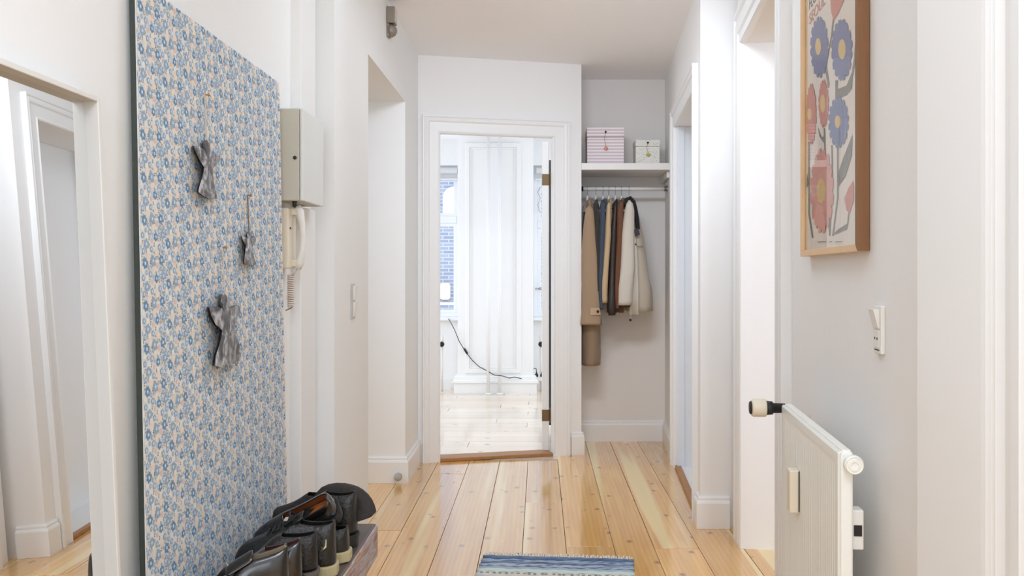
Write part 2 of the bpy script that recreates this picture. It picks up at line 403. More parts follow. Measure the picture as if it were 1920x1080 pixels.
# moulded lining of the second doorway's far reveal
lx = xf(5.25)
struct(MB().box(lx + 0.005, lx + 0.05, 5.225, 5.252, 0, 2.1).box(lx + 0.05, lx + 0.2, 5.235, 5.252, 0, 2.1).build('trim_9', mat('cool_white_lining', (226, 230, 236), 0.4), bevel=0.004))

# ------------------------------------------------------------------ living room: door leaf
dl = struct(thing('door_1', 'white open living room door seen edge on', 'door', (0.0605, 5.668, 0)))
del dl['category']; del dl['label']
R_ = rel((0.0605, 5.668, 0))
leaf = MB().box(-0.045, 0, 0, 0.70, 0.022, 2.075).build('leaf', M['trim'], dl, bevel=0.003)
for zz in (1.82, 0.255):
    hg = MB().box(-0.046, 0.014, -0.004, 0.001, zz - 0.037, zz + 0.037).build('hinge', M['brass'], dl)
    MB().lathe([(0.0, -0.05), (0.007, -0.048), (0.007, 0.045), (0.009, 0.047), (0.0, 0.056)], (0.010, -0.008, zz), (0, 0, 1), 10).build('hinge_pin', M['brass'], hg, smooth=True)
struct(MB().box(0.0620, 0.0750, 5.664, 5.672, 0.19, 1.95).build('door_gap_shade', M['dark']))  # dark strip painted in for the shade between door leaf and jamb

# ------------------------------------------------------------------ living room: far wall, windows
YB, YN = 8.53, 8.80
# pilaster between the windows
struct(MB().box(-0.82, -0.064, YB, 9.0, 0, CEIL).build('wall_living_pilaster', M['bright']))
def niche(name, x0, x1):
    struct(MB().box(x0, x1, YN, 9.0, 0, 0.74).build(name, M['bright']))
    struct(MB().box(x0, x1, YN, 9.0, 2.31, CEIL).build(name + '_head', M['bright']))
niche('wall_living_north', -2.0, -0.82); niche('wall_living_north_right', -0.064, 1.1)
struct(MB().box(-3.3, -2.0, YB, 9.0, 0, CEIL).build('wall_living_north_end', M['bright']))
struct(MB().box(1.1, 2.55, YB, 9.0, 0, CEIL).build('wall_living_north_corner', M['bright']))
# plinth and raised panel on the pilaster
baseboard('baseboard_living', [(-0.82, 8.82), (-0.82, YB), (-0.064, YB), (-0.064, 8.82)], side=-1,
          prof=[(0, 0), (0.035, 0), (0.035, 0.10), (0.05, 0.105), (0.05, 0.125), (0.03, 0.135), (0.03, 0.165), (0.02, 0.175), (0, 0.18)], m_=M['bright'])
baseboard('baseboard_living_niche', [(-2.0, YN), (-0.82, YN)], side=-1, prof=[(0, 0), (0.02, 0), (0.02, 0.11), (0, 0.12)], m_=M['bright'])
baseboard('baseboard_living_niche_right', [(-0.064, YN), (1.1, YN)], side=-1, prof=[(0, 0), (0.02, 0), (0.02, 0.11), (0, 0.12)], m_=M['bright'])
pf = MB()
def frame_ring(x0, x1, z0, z1, wd, y0, y1):
    o = [(x0, z0), (x1, z0), (x1, z1), (x0, z1)]; i = [(x0 + wd, z0 + wd), (x1 - wd, z0 + wd), (x1 - wd, z1 - wd), (x0 + wd, z1 - wd)]
    v = [(a, y1, b_) for a, b_ in o] + [(a, y0, b_) for a, b_ in o] + [(a, y0, b_) for a, b_ in i] + [(a, y1, b_) for a, b_ in i]
    f = []
    for r in range(4):
        for k in range(4):
            f.append((r * 4 + k, r * 4 + (k + 1) % 4, ((r + 1) % 4) * 4 + (k + 1) % 4, ((r + 1) % 4) * 4 + k))
    return v, f
v, f = frame_ring(-0.745, -0.19, 0.20, 2.50, 0.045, YB - 0.018, YB + 0.001)
struct(MB().add(v, f).build('trim_11', M['bright'], bevel=0.006))
v, f = frame_ring(-0.70, -0.235, 0.245, 2.455, 0.02, YB - 0.008, YB + 0.001)
struct(MB().add(v, f).build('trim_12', M['bright'], bevel=0.004))

wframe = mat('window_paint', (236, 238, 240), 0.4, var=0.01)
def window(name, x0, x1, z0, z1, zt):
    wnd = struct(thing(name, '', '', ((x0 + x1) / 2, 8.9, z0)))
    del wnd['category']; del wnd['label']
    q = rel(wnd.location)
    def bx(nm, a0, a1, b0, b1, c0, c1, m_=wframe, par=wnd, bev=0.004):
        p, r = q((a0, b0, c0)), q((a1, b1, c1))
        return MB().box(p[0], r[0], p[1], r[1], p[2], r[2]).build(nm, m_, par, bevel=bev)
    v, f = frame_ring(x0, x1, z0, z1, 0.04, 8.86, 8.93)
    MB().add([q(p) for p in v], f).build('window_frame', wframe, wnd, bevel=0.004)
    bx('transom', x0 + 0.04, x1 - 0.04, 8.855, 8.93, zt - 0.035, zt + 0.035)
    xm = (x0 + x1) / 2
    bx('mullion', xm - 0.035, xm + 0.035, 8.855, 8.93, z0 + 0.04, zt - 0.035)
    for (a0, a1, c0, c1) in ((x0 + 0.04, xm - 0.035, z0 + 0.04, zt - 0.035), (xm + 0.035, x1 - 0.04, z0 + 0.04, zt - 0.035), (x0 + 0.04, x1 - 0.04, zt + 0.035, z1 - 0.04)):
        v, f = frame_ring(a0, a1, c0, c1, 0.035, 8.87, 8.915)
        sash = MB().add([q(p) for p in v], f).build('sash', wframe, wnd, bevel=0.003)
        bx('pane', a0 + 0.03, a1 - 0.03, 8.888, 8.892, c0 + 0.03, c1 - 0.03, M['glass'], sash, 0)
    bx('sill', x0 - 0.0, x1 + 0.0, 8.70, 8.87, z0 - 0.03, z0 + 0.0, bev=0.005)
    return wnd
W1 = window('window_1', -2.0, -0.82, 0.745, 2.31, 1.755)
W2 = window('window_2', -0.064, 1.1, 0.745, 2.31, 1.70)
for nm, x0, x1, lab in (('roller_blind', -1.95, -0.85, 'pale rolled-up roller blind at top of left living room window'), ('roller_blind', -0.035, 1.05, 'pale rolled-up roller blind at top of right living room window')):
    rb = thing(nm, lab, 'blind', ((x0 + x1) / 2, 8.80, 2.22))
    hw = (x1 - x0) / 2
    MB().lathe([(0.03, 0), (0.03, 2 * hw)], (-hw, 0, 0.035), (1, 0, 0), 16).build('roll', mat('blind_cloth', (214, 214, 214), 0.8), rb, smooth=False)
    MB().box(-hw, hw, -0.006, 0.006, -0.06, -0.045).build('bottom_bar', M['white_plastic'], rb)
    MB().box(-hw, hw, 0.018, 0.021, -0.05, 0.04).build('cloth', mat('blind_cloth_hanging', (206, 207, 210), 0.8), rb)
qw = rel(W2.location)
hx, hy, hz = qw(at(1008, 541, 8.85))
wh = MB().lathe([(0.012, 0), (0.012, 0.01), (0.006, 0.012), (0.006, 0.06), (0.016, 0.065), (0.016, 0.08), (0.0, 0.083)], (hx + 0.03, hy, hz), (0, -1, 0), 12).build('handle', M['steel'], W2, smooth=True)
MB().tube([(hx + 0.03, hy - 0.06, hz), (hx - 0.005, hy - 0.07, hz), (hx - 0.02, hy - 0.075, hz - 0.003)], [0.007, 0.008, 0.012], 8).build('lever', M['steel'], wh, smooth=True)
hx, hy, hz = qw(at(1011, 375, 8.84))
MB().tube([(hx + 0.01, hy, hz + 0.13), (hx - 0.015, hy - 0.012, hz + 0.08), (hx + 0.012, hy - 0.015, hz + 0.02), (hx - 0.012, hy - 0.012, hz - 0.05), (hx, hy - 0.008, hz - 0.11), (hx + 0.02, hy, hz - 0.13)], 0.004, 6).build('stay_hook', M['steel'], W2, smooth=True)

# building across the street
def brick_mat():
    m = bpy.data.materials.new('grey_blue_brick'); nt, N, L, b = nodes_of(m)
    tc = N.new('ShaderNodeTexCoord'); mp = N.new('ShaderNodeMapping'); mp.inputs['Rotation'].default_value = (PI / 2, 0, 0)
    L.new(tc.outputs['Object'], mp.inputs['Vector'])
    bt = N.new('ShaderNodeTexBrick'); bt.inputs['Scale'].default_value = 1.0; bt.inputs['Brick Width'].default_value = 0.27; bt.inputs['Row Height'].default_value = 0.085
    bt.inputs['Mortar Size'].default_value = 0.012
    bt.inputs['Color1'].default_value = lin((140, 146, 168)); bt.inputs['Color2'].default_value = lin((164, 168, 186)); bt.inputs['Mortar'].default_value = lin((192, 194, 204))
    L.new(mp.outputs[0], bt.inputs['Vector']); L.new(bt.outputs['Color'], b.inputs['Base Color']); b.inputs['Roughness'].default_value = 0.9
    return m
bld = thing('brick_building', 'grey blue brick building across the street with an arched white window', 'building', (-2.0, 20.0, -6.0))
MB().box(-12, 12, 0, 1.0, 0, 16).build('brick_wall', brick_mat(), bld)
arc = [(-0.27, 0), (0.27, 0)] + [(0.27 * math.cos(t), 0.35 + 0.27 * math.sin(t)) for t in [PI * i / 12 for i in range(13)]]
q0 = at(853, 400, 20.0)
wp = mat('arched_window_paint', (238, 240, 244), 0.6)
for kx in range(3):
    ox = q0[0] + 2.0 - kx * 2.4
    zo = q0[2] + 6
    a_ = MB().prism([(a + ox, b_ + zo) for a, b_ in arc], lambda a, b_, t: (a, t, b_), -0.12, 0.02).build('arched_window', wp, bld)
    MB().prism([(a * 0.7 + ox, b_ * 0.8 + zo + 0.05) for a, b_ in arc], lambda a, b_, t: (a, t, b_), -0.14, -0.11).build('pane', mat('pale_pane', (224, 230, 240), 0.1), a_)
    MB().box(ox - 0.34, ox - 0.10, -0.2, 0.02, zo - 2.02, zo - 1.63).build('lamp_housing', mat('cream_render', (240, 232, 214), 0.8), bld, bevel=0.06)
    MB().box(ox - 0.9, ox + 0.9, -0.2, 0.02, zo - 2.14, zo - 2.08).build('ledge', wp, bld)

# risers, valves, cable, power strip
for px in (915.5, 937):
    p = at(px, 740, 8.44)
    t = thing('riser_pipe', 'white heating riser pipe, %s of the two on the panelled pilaster' % ('left' if px < 920 else 'right'), 'pipe', (p[0], 8.44, 0), group='white heating riser pipes')
    MB().tube([(0, 0, 0.0), (0, 0, 1.2), (0, 0, CEIL)], 0.017, 12).build('pipe', M['bright'], t, smooth=True)
    MB().lathe([(0.036, 0), (0.036, 0.006), (0.026, 0.014), (0.018, 0.016)], (0, 0, 0), (0, 0, 1), 16).build('floor_rosette', M['white_plastic'], t, smooth=True)
for px, py, sgn, lab in ((829, 645, -1, 'black-capped radiator valve below the left living room window'), (1014, 645, 1, 'black-capped radiator valve below the right living room window')):
    p = at(px, py, 8.68)
    t = thing('radiator_valve', lab, 'valve', (p[0], 8.68, 0))
    MB().tube([(0.0, 0, 0.0), (0, 0, p[2])], 0.010, 8).build('pipe', M['white_plastic'], t, smooth=True)
    MB().lathe([(0.016, -0.03), (0.018, 0.01), (0.014, 0.05), (0.012, 0.09)], (0, 0, p[2]), (0, 0, 1), 12).build('valve_body', M['white_plastic'], t, smooth=True)
    MB().lathe([(0.02, 0), (0.026, 0.01), (0.026, 0.03), (0.016, 0.034), (0.001, 0.034)], (0, -0.012, p[2]), (0, -1, 0), 14).build('cap', M['dark'], t, smooth=True)
cpx = [(841, 598, 8.70), (846, 606, 8.6), (853, 620, 8.50), (861, 640, 8.50), (870, 655, 8.50), (877, 665, 8.50), (887, 677, 8.50), (899, 688, 8.50), (911, 694, 8.49), (918, 698, 8.415), (926, 703, 8.46), (937, 704, 8.415), (946, 706, 8.46), (955, 709, 8.47), (965, 707, 8.47), (978, 710, 8.465)]
pts = [at(*c) for c in cpx]
t = thing('lamp_cable', 'thin black cable with inline switch hanging across the white panelled pilaster', 'cable', (pts[-1][0], 8.47, 0))
q = rel(t.location)
MB().tube([q(p) for p in pts], 0.004, 6).build('cord', M['dark'], t, smooth=True)
a, b_ = Vector(q(at(870, 653, 8.50))), Vector(q(at(876.5, 664, 8.50)))
MB().tube([a, a.lerp(b_, 0.2), a.lerp(b_, 0.8), b_], [0.006, 0.011, 0.011, 0.006], 8).build('inline_switch', M['dark'], t, smooth=True)
p = at(1006, 711, 8.56)
t = thing('power_strip', 'white power strip with black plugs beside the pilaster plinth', 'power strip', (p[0], 8.60, p[2] - 0.02))
MB().box(-0.06, 0.20, -0.03, 0.03, 0, 0.04).build('strip', M['white_plastic'], t, bevel=0.006)
for dx in (0.0, 0.055): MB().lathe([(0.017, 0), (0.019, 0.02), (0.009, 0.035), (0.005, 0.055)], (dx, 0, 0.04), (0, -0.3, 1), 10).build('plug', M['dark'], t, smooth=True)
MB().tube([(0.0, -0.01, 0.09), (-0.005, -0.03, 0.125), (-0.03, -0.05, 0.13), (-0.06, -0.05, 0.09), (-0.075, -0.05, 0.03)], 0.004, 6).build('cord', M['dark'], t, smooth=True)

# ------------------------------------------------------------------ left wall things
# leaning mirror
def mx_(z): return -0.823 + (1.53 - z) * 0.0425
loc = (-0.76, 1.225, 0); q = rel(loc)
t = thing('leaning_mirror', 'tall white box-framed mirror leaning on the left wall nearest the camera', 'mirror', loc)
Y0, Y1, ZT, WD, DP = 0.85, 1.60, 1.53, 0.011, 0.036
tilt = math.atan(0.0425)
def mp_(y_, h, d): # h along the frame, d = depth behind front plane
    return q((mx_(h) - d, y_, h))
mfr = mat('white_mirror_frame', (224, 224, 220), 0.45, var=0.01)
def mbar(y0, y1, h0, h1):
    poly = [(y0, h0), (y1, h0), (y1, h1), (y0, h1)]
    return MB().prism(poly, lambda a, b_, d: mp_(a, b_, d), 0, DP)
mbar(Y1 - WD, Y1, 0.0, ZT).build('frame_side', mfr, t, bevel=0.0015)
mbar(Y0, Y0 + WD, 0.0, ZT).build('frame_side', mfr, t, bevel=0.0015)
mbar(Y0 + WD, Y1 - WD, ZT - WD, ZT).build('frame_top', mfr, t, bevel=0.0015)
mbar(Y0 + WD, Y1 - WD, 0.0, WD).build('frame_bottom', mfr, t, bevel=0.0015)
MB().prism([(Y0 + WD, WD), (Y1 - WD, WD), (Y1 - WD, ZT - WD), (Y0 + WD, ZT - WD)], lambda a, b_, d: mp_(a, b_, d), 0.024, 0.028).build('mirror_glass', M['mirror'], t)
MB().prism([(Y0 + WD, WD), (Y1 - WD, WD), (Y1 - WD, ZT - WD), (Y0 + WD, ZT - WD)], lambda a, b_, d: mp_(a, b_, d), 0.029, 0.034).build('backing', M['dark'], t)

# floral board
def bx_(z): return -0.840 + (1.812 - z) * 0.0187
BY0, BY1, BZ = 1.771, 2.754, 1.814
loc = (-0.82, 2.26, 0); q = rel(loc)
brd = thing('floral_board', 'tall board covered in blue and peach floral fabric leaning on the left wall', 'board', loc)
def bp_(u, v, off=0.0): return q((bx_(v) + off, BY0 + u, v))
BW = BY1 - BY0
cream = mat('printed_cotton_ground', (226, 227, 224), 0.85, var=0.05, scale=40, bump=0.15, bscale=900)
MB().prism([(0, 0), (BW, 0), (BW, BZ), (0, BZ)], lambda a, b_, d: bp_(a, b_, -d), 0, 0.011).build('panel', cream, brd, bevel=0.002)
MB().prism([(-0.0035, 0), (0.0, 0), (0.0, BZ - 0.002), (-0.0035, BZ - 0.002)], lambda a, b_, d: bp_(a, b_, -d), 0.0012, 0.0115).build('dark_edge', mat('dark_green_edge', (58, 66, 62), 0.8), brd)
pc = [('deep', (108, 145, 180)), ('mid', (148, 174, 200)), ('slate', (158, 174, 194)), ('pale', (208, 220, 230)), ('peach', (233, 219, 208)), ('pink', (228, 194, 184)), ('navy', (96, 104, 126)), ('sage', (166, 178, 172)), ('sand', (232, 230, 220)), ('rust', (206, 150, 120))]
pm = [mat('print_%s' % n_, c, 0.85, var=0.08, scale=60) for n_, c in pc]
def flower(mb, u, v, r, petals, depth, mi, ph_, lift, n=None):
    n = n or petals * 4
    pts = []
    for k in range(n):
        a = 2 * PI * k / n + ph_
        rr = r * (1 - depth + depth * abs(math.cos(petals * (a - ph_) / 2)) ** 0.8)
        pts.append((u + rr * math.cos(a), v + rr * math.sin(a)))
    pts = [(min(max(a, 0.001), BW - 0.001), min(max(b_, 0.001), BZ - 0.001)) for a, b_ in pts]
    mb.add([bp_(a, b_, lift) for a, b_ in pts], [tuple(range(n))], mi)
rt = random.Random(11)
tile = []
TW, TH = 0.112, 0.090
def el(kind, u, v): tile.append((kind, u * TW, v * TH, rt.uniform(0, 1), rt.uniform(0.9, 1.1)))
kinds = ['big'] * 3 + ['bigd'] * 3 + ['med'] * 6 + ['peach'] * 3 + ['pink'] * 2 + ['slate'] * 6 + ['sand'] * 4 + ['dot'] * 12 + ['leaf'] * 14 + ['haze'] * 14
placed = []
for kind in kinds:                                   # spread evenly over the half-drop repeat
    best = None
    for c_ in range(60):
        u, v = rt.random(), rt.random(); dmin = 9
        for (k2, u2, v2) in placed:
            for du, dv in ((0, 0), (1, .5), (-1, .5), (1, -.5), (-1, -.5), (0, 1), (0, -1)):
                d_ = math.hypot((u - u2 - du) * TW, (v - v2 - dv) * TH) / (1.0 if k2[0] in 'bmp' else 0.72)
                dmin = min(dmin, d_)
        if best is None or dmin > best[0]: best = (dmin, u, v)
    placed.append((kind, best[1], best[2])); el(kind, best[1], best[2])
prn = MB()
cols = int(BW / TW) + 2; rows = int(BZ / TH) + 2
for ci in range(cols):
    for ri in range(-1, rows):
        ou, ov = ci * TW - 0.03, ri * TH + (TH / 2 if ci % 2 else 0)
        for kind, u, v, ph_, sc_ in tile:
            u2, v2 = ou + u, ov + v
            if not (0.0 < u2 < BW and 0.0 < v2 < BZ): continue
            a = ph_ * 6.28
            if kind in ('big', 'bigp', 'bigd'):
                flower(prn, u2, v2, 0.0115 * sc_, 6, 0.30, {'big': 0, 'bigp': 0, 'bigd': 1}[kind], a, 0.0006)
                flower(prn, u2, v2, 0.0042 * sc_, 5, 0.2, 3, a, 0.0009, 8); flower(prn, u2, v2, 0.0014, 3, 0, 8, a, 0.0011, 6)
            elif kind == 'med':
                flower(prn, u2, v2, 0.0080 * sc_, 5, 0.25, 1, a, 0.0006); flower(prn, u2, v2, 0.0042 * sc_, 4, 0.2, 3, a, 0.0009, 8)
            elif kind == 'slate':
                flower(prn, u2, v2, 0.0058 * sc_, 5, 0.3, 2, a, 0.0006, 15); flower(prn, u2, v2, 0.0024, 3, 0, 3, a, 0.0009, 6)
            elif kind == 'peach':
                flower(prn, u2, v2, 0.0088 * sc_, 5, 0.2, 4, a, 0.0005, 15); flower(prn, u2, v2, 0.0028, 3, 0, 8, a, 0.0007, 6)
            elif kind == 'pink':
                flower(prn, u2, v2, 0.0062 * sc_, 5, 0.2, 5, a, 0.0005, 15)
            elif kind == 'sand':
                flower(prn, u2, v2, 0.0075 * sc_, 4, 0.25, 8, a, 0.0004, 12)
            elif kind == 'dot':
                flower(prn, u2, v2, 0.0020 * sc_, 3, 0, 6 if ph_ < 0.75 else 9, a, 0.0007, 6); flower(prn, u2 + 0.001, v2 + 0.0048, 0.0017, 3, 0, 6, a, 0.0007, 6)
            elif kind == 'leaf':
                flower(prn, u2, v2, 0.0046 * sc_, 2, 0.55, 7, a, 0.0005, 8)
            else:
                flower(prn, u2, v2, 0.008 * sc_, 3, 0.3, 3, a, 0.0003, 9)
stuff(prn.build('floral_print', pm, brd))
# rust and navy print showing on the wrapped near edge of the fabric
# three pressed metal angels on strings
def angel_mat():
    m = mat('hammered_zinc', (150, 150, 152), 0.34, metal=0.6, bump=0.6, bscale=120, stretch=(1, 1, 0.5))
    nt, N, L, b = nodes_of(m)
    n = N.new('ShaderNodeTexNoise'); n.inputs['Scale'].default_value = 26; n.inputs['Detail'].default_value = 7; n.inputs['Distortion'].default_value = 1.2
    tc = N.new('ShaderNodeTexCoord'); L.new(tc.outputs['Object'], n.inputs['Vector'])
    cr = N.new('ShaderNodeValToRGB'); e = cr.color_ramp.elements
    e[0].position = 0.36; e[0].color = lin((78, 78, 82)); e[1].position = 0.68; e[1].color = lin((214, 218, 226))
    x_ = e.new(0.5); x_.color = lin((136, 132, 130))
    L.new(n.outputs['Fac'], cr.inputs[0]); L.new(cr.outputs[0], b.inputs['Base Color'])
    return m
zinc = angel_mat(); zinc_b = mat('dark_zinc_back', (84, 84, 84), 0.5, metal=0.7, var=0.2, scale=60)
def on_board(px, py, off):
    k = (px - CX) / F; z = 1.0
    for _ in range(8):
        y_ = (bx_(z) + off) / k; z = EYE - (py - CY) / F * y_
    return Vector(((bx_(z) + off), y_, z))
Z1 = [(105, 510), (160, 520), (205, 550), (193, 505), (192, 475), (215, 460), (240, 490), (255, 570), (290, 572), (325, 595), (322, 640), (297, 665), (268, 700), (265, 760), (280, 850), (305, 955), (250, 962), (190, 935), (145, 900), (150, 860), (180, 770), (195, 695), (160, 640), (125, 570)]
Z2 = [(358, 262), (380, 268), (395, 280), (393, 245), (405, 235), (415, 250), (418, 275), (440, 262), (445, 285), (435, 310), (422, 330), (430, 380), (445, 432), (410, 437), (375, 428), (378, 380), (385, 320), (370, 295)]
Z3 = [(165, 685), (205, 680), (250, 695), (235, 650), (240, 610), (262, 608), (285, 640), (295, 690), (330, 675), (355, 675), (350, 720), (335, 740), (320, 790), (325, 860), (355, 930), (360, 990), (320, 1020), (240, 1045), (200, 1035), (205, 980), (235, 880), (245, 825), (205, 790), (180, 740)]
def angel(zs, ox, oy, k, nail_px, head_px, label, string_mat, dist=0.018):
    px = [(ox + a / k, oy + b_ / k) for a, b_ in zs]
    cxp = sum(p[0] for p in px) / len(px); cyp = sum(p[1] for p in px) / len(px)
    base = on_board(cxp, max(p[1] for p in px), 0.0)
    t = thing('angel_ornament', label, 'ornament', base, group='metal angels on the floral board')
    wpx = max(p[0] for p in px) - min(p[0] for p in px)
    def plate(nm, sh, d_in, th_, m_, curl):
        mb = MB(); n = len(px); fr, bk = [], []
        for (a, b_) in px:
            e = abs((a - cxp) / wpx * 2)
            off = d_in + curl * (1 - e * 0.6)
            fr.append(on_board(a + sh, b_, off) - base); bk.append(on_board(a + sh, b_, off - th_) - base)
        c1 = on_board(cxp + sh, cyp, d_in + curl) - base; c2 = on_board(cxp + sh, cyp, d_in + curl - th_) - base
        mid1 = [f.lerp(c1, 0.14) + Vector((0.0015, 0, 0)) for f in fr]
        v = fr + bk + mid1
        f = [tuple(range(2 * n, 3 * n)), tuple(range(2 * n - 1, n - 1, -1))]
        f += [(i, (i + 1) % n, n + (i + 1) % n, n + i) for i in range(n)]
        f += [(i, (i + 1) % n, 2 * n + (i + 1) % n, 2 * n + i) for i in range(n)]
        mb.add(v, f)
        return mb.build(nm, m_, t)
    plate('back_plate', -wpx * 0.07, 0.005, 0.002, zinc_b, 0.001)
    plate('front_plate', 0.0, dist, 0.002, zinc, 0.010)
    a, b_ = on_board(*nail_px, 0.008) - base, on_board(*head_px, dist) - base
    MB().tube([a, a.lerp(b_, 0.5), b_], 0.0014 if string_mat is M['white_plastic'] else 0.0019, 6).build('string', string_mat, t)
    MB().lathe([(0.0015, -0.004), (0.0015, 0.008), (0.0045, 0.009), (0.003, 0.012), (0.0, 0.0125)], on_board(*nail_px, 0.0) - base, (1, 0, 0), 10).build('nail', M['nail'], t, smooth=True)
pale_string = mat('pale_thread', (196, 184, 172), 0.9)
angel(Z1, 340, 160, 4.5, (384, 178), (387, 264), 'upper large pressed metal angel hanging on the floral board', pale_string)
angel(Z2, 340, 360, 3.176, (464, 366), (467, 437), 'small pressed metal angel on a brown string at right of the floral board', M['string'], 0.012)
angel(Z3, 340, 360, 3.176, (417, 464), (422, 556), 'lowest and largest pressed metal angel hanging on the floral board', pale_string, 0.02)

# fuse box
loc = (-0.86, 2.79, 1.437)
t = thing('fuse_box', 'grey metal fuse box on the left wall above the intercom phone', 'fuse box', loc)
MB().box(0.002, 0.074, 0.0, 0.265, 0, 0.302).build('case', M['box_side'], t, bevel=0.004)
MB().box(0.0755, 0.086, 0.0, 0.265, 0, 0.302).build('door', M['box_grey'], t, bevel=0.003)
MB().lathe([(0.006, 0), (0.006, 0.006), (0.0, 0.007)], (0.060, 0.001, 0.14), (0, -1, 0), 10).build('latch', M['dark'], t)
MB().lathe([(0.008, 0), (0.006, 0.012), (0.003, 0.02)], (0.05, 0.03, 0.0), (0, 0, -1), 10).build('cable_gland', M['dark'], t)
# intercom
loc = (-0.86, 2.80, 1.215)
t = thing('intercom_phone', 'cream wall intercom handset hanging below the fuse box', 'intercom', loc)
MB().box(0.001, 0.036, 0.0, 0.09, 0.0, 0.20).build('base', M['cream_plastic'], t, bevel=0.005)
MB().box(0.0362, 0.038, 0.012, 0.024, 0.13, 0.136).build('button', M['dark'], t)
hp = [(0.050, 0.05, 0.0), (0.058, 0.05, 0.02), (0.066, 0.05, 0.06), (0.069, 0.05, 0.105), (0.066, 0.05, 0.15), (0.058, 0.05, 0.19), (0.050, 0.05, 0.208)]
MB().tube(hp, [0.013, 0.015, 0.0105, 0.0095, 0.0105, 0.015, 0.013], 10).build('handset', M['white_plastic'], t, smooth=True)
for zz in (0.018, 0.19): MB().box(0.03, 0.056, 0.038, 0.062, zz - 0.012, zz + 0.012).build('cradle', M['cream_plastic'], t, bevel=0.003)
cp = [(0.028 + 0.010 * math.cos(a * 1.0), 0.05 + 0.010 * math.sin(a), -0.02 - 0.11 * a / (2 * PI * 15)) for a in [2 * PI * i / 8 for i in range(15 * 8)]]
MB().tube([(0.05, 0.05, 0.0)] + cp + [(0.012, 0.05, -0.14)], 0.0028, 5).build('coiled_cord', mat('cream_cord', (220, 208, 198), 0.5), t, smooth=True)
# left switch
loc = (XL1, 3.475, 1.014)
t = thing('light_switch', 'white double switch plate on the left wall before the doorway', 'switch', loc)
MB().box(0.0, 0.008, 0, 0.052, 0, 0.142).build('plate', mat('switch_plate_grey', (190, 190, 188), 0.4), t, bevel=0.002)
for z0 in (0.008, 0.075):
    MB().prism([(0.008, z0), (0.012, z0), (0.020, z0 + 0.059), (0.008, z0 + 0.059)], lambda a, b_, d: (a, d, b_), 0.006, 0.046).build('rocker', M['white_plastic'], t, bevel=0.001)
# door bell / closer high on the left wall
loc = (XL1, 4.28, 2.392)
t = thing('door_bell', 'small taupe metal bell box high on the left wall above the doorway', 'bell', loc)
MB().box(0.0, 0.042, 0.0, 0.07, 0.065, 0.148).build('housing', M['taupe'], t, bevel=0.004)
MB().lathe([(0.034, 0.0), (0.033, 0.012), (0.026, 0.026), (0.012, 0.035), (0.0, 0.037)], (0.012, 0.035, 0.033), (1, 0, 0), 20).build('gong', M['taupe'], t, smooth=True)
MB().box(0.0, 0.014, 0.008, 0.062, 0.0, 0.066).build('back_plate', M['taupe'], t, bevel=0.003)
MB().box(0.0425, 0.0445, 0.006, 0.064, 0.07, 0.143).build('cover', mat('pale_cover', (206, 200, 190), 0.4), t)
# door stop
p = at(747, 893, 4.864)
t = thing('door_stop', 'small grey round door stop on the baseboard of the left doorway', 'door stop', p)
MB().lathe([(0.020, 0), (0.022, 0.006), (0.019, 0.02), (0.021, 0.03), (0.016, 0.038), (0.0, 0.039)], (0, 0, 0), (0, -1, 0), 18).build('bumper', mat('grey_rubber', (176, 174, 170), 0.6), t, smooth=True)

# ------------------------------------------------------------------ bench and shoes
BT = 0.40
loc = (-0.66, 2.15, 0)
bn = thing('bench', 'low worn wooden bench with flaking paint under a pile of black shoes', 'bench', loc)
def worn():
    m = bpy.data.materials.new('flaking_painted_wood'); nt, N, L, b = nodes_of(m)
    tc = N.new('ShaderNodeTexCoord'); mp = N.new('ShaderNodeMapping'); mp.inputs['Scale'].default_value = (14, 4, 30); L.new(tc.outputs['Object'], mp.inputs[0])
    n = N.new('ShaderNodeTexNoise'); n.inputs['Scale'].default_value = 1.6; n.inputs['Detail'].default_value = 5; n.inputs['Distortion'].default_value = 0.8; L.new(mp.outputs[0], n.inputs['Vector'])
    cr = N.new('ShaderNodeValToRGB'); e = cr.color_ramp.elements
    e[0].position = 0.3; e[0].color = lin((150, 112, 88)); e[1].position = 0.72; e[1].color = lin((222, 180, 148))
    for ps, c in ((0.42, (176, 148, 136)), (0.5, (190, 186, 194)), (0.58, (150, 128, 116)), (0.65, (204, 156, 122))):
        x_ = e.new(ps); x_.color = lin(c)
    L.new(n.outputs['Fac'], cr.inputs[0]); L.new(cr.outputs[0], b.inputs['Base Color']); b.inputs['Roughness'].default_value = 0.6
    return m
wn = worn(); topw = mat('dark_worn_board', (92, 80, 74), 0.4, var=0.3, scale=12, stretch=(6, 1, 1))
MB().box(-0.14, 0.138, -0.56, 0.58, BT - 0.03, BT).build('seat', topw, bn, bevel=0.006)
MB().box(0.12, 0.142, -0.56, 0.582, BT - 0.105, BT - 0.004).build('apron', wn, bn, bevel=0.004)
MB().box(-0.14, 0.12, 0.55, 0.575, BT - 0.105, BT - 0.03).build('end_apron', wn, bn, bevel=0.004)
legm = mat('orange_pine_leg', (190, 122, 76), 0.5, var=0.15, scale=20, stretch=(4, 4, 0.5))
for sx, sy in ((0.095, 0.52), (-0.115, 0.52), (0.095, -0.5), (-0.115, -0.5)):
    MB().box(sx - 0.02, sx + 0.02, sy - 0.02, sy + 0.02, 0.0, BT - 0.03).build('leg', legm, bn, bevel=0.003)

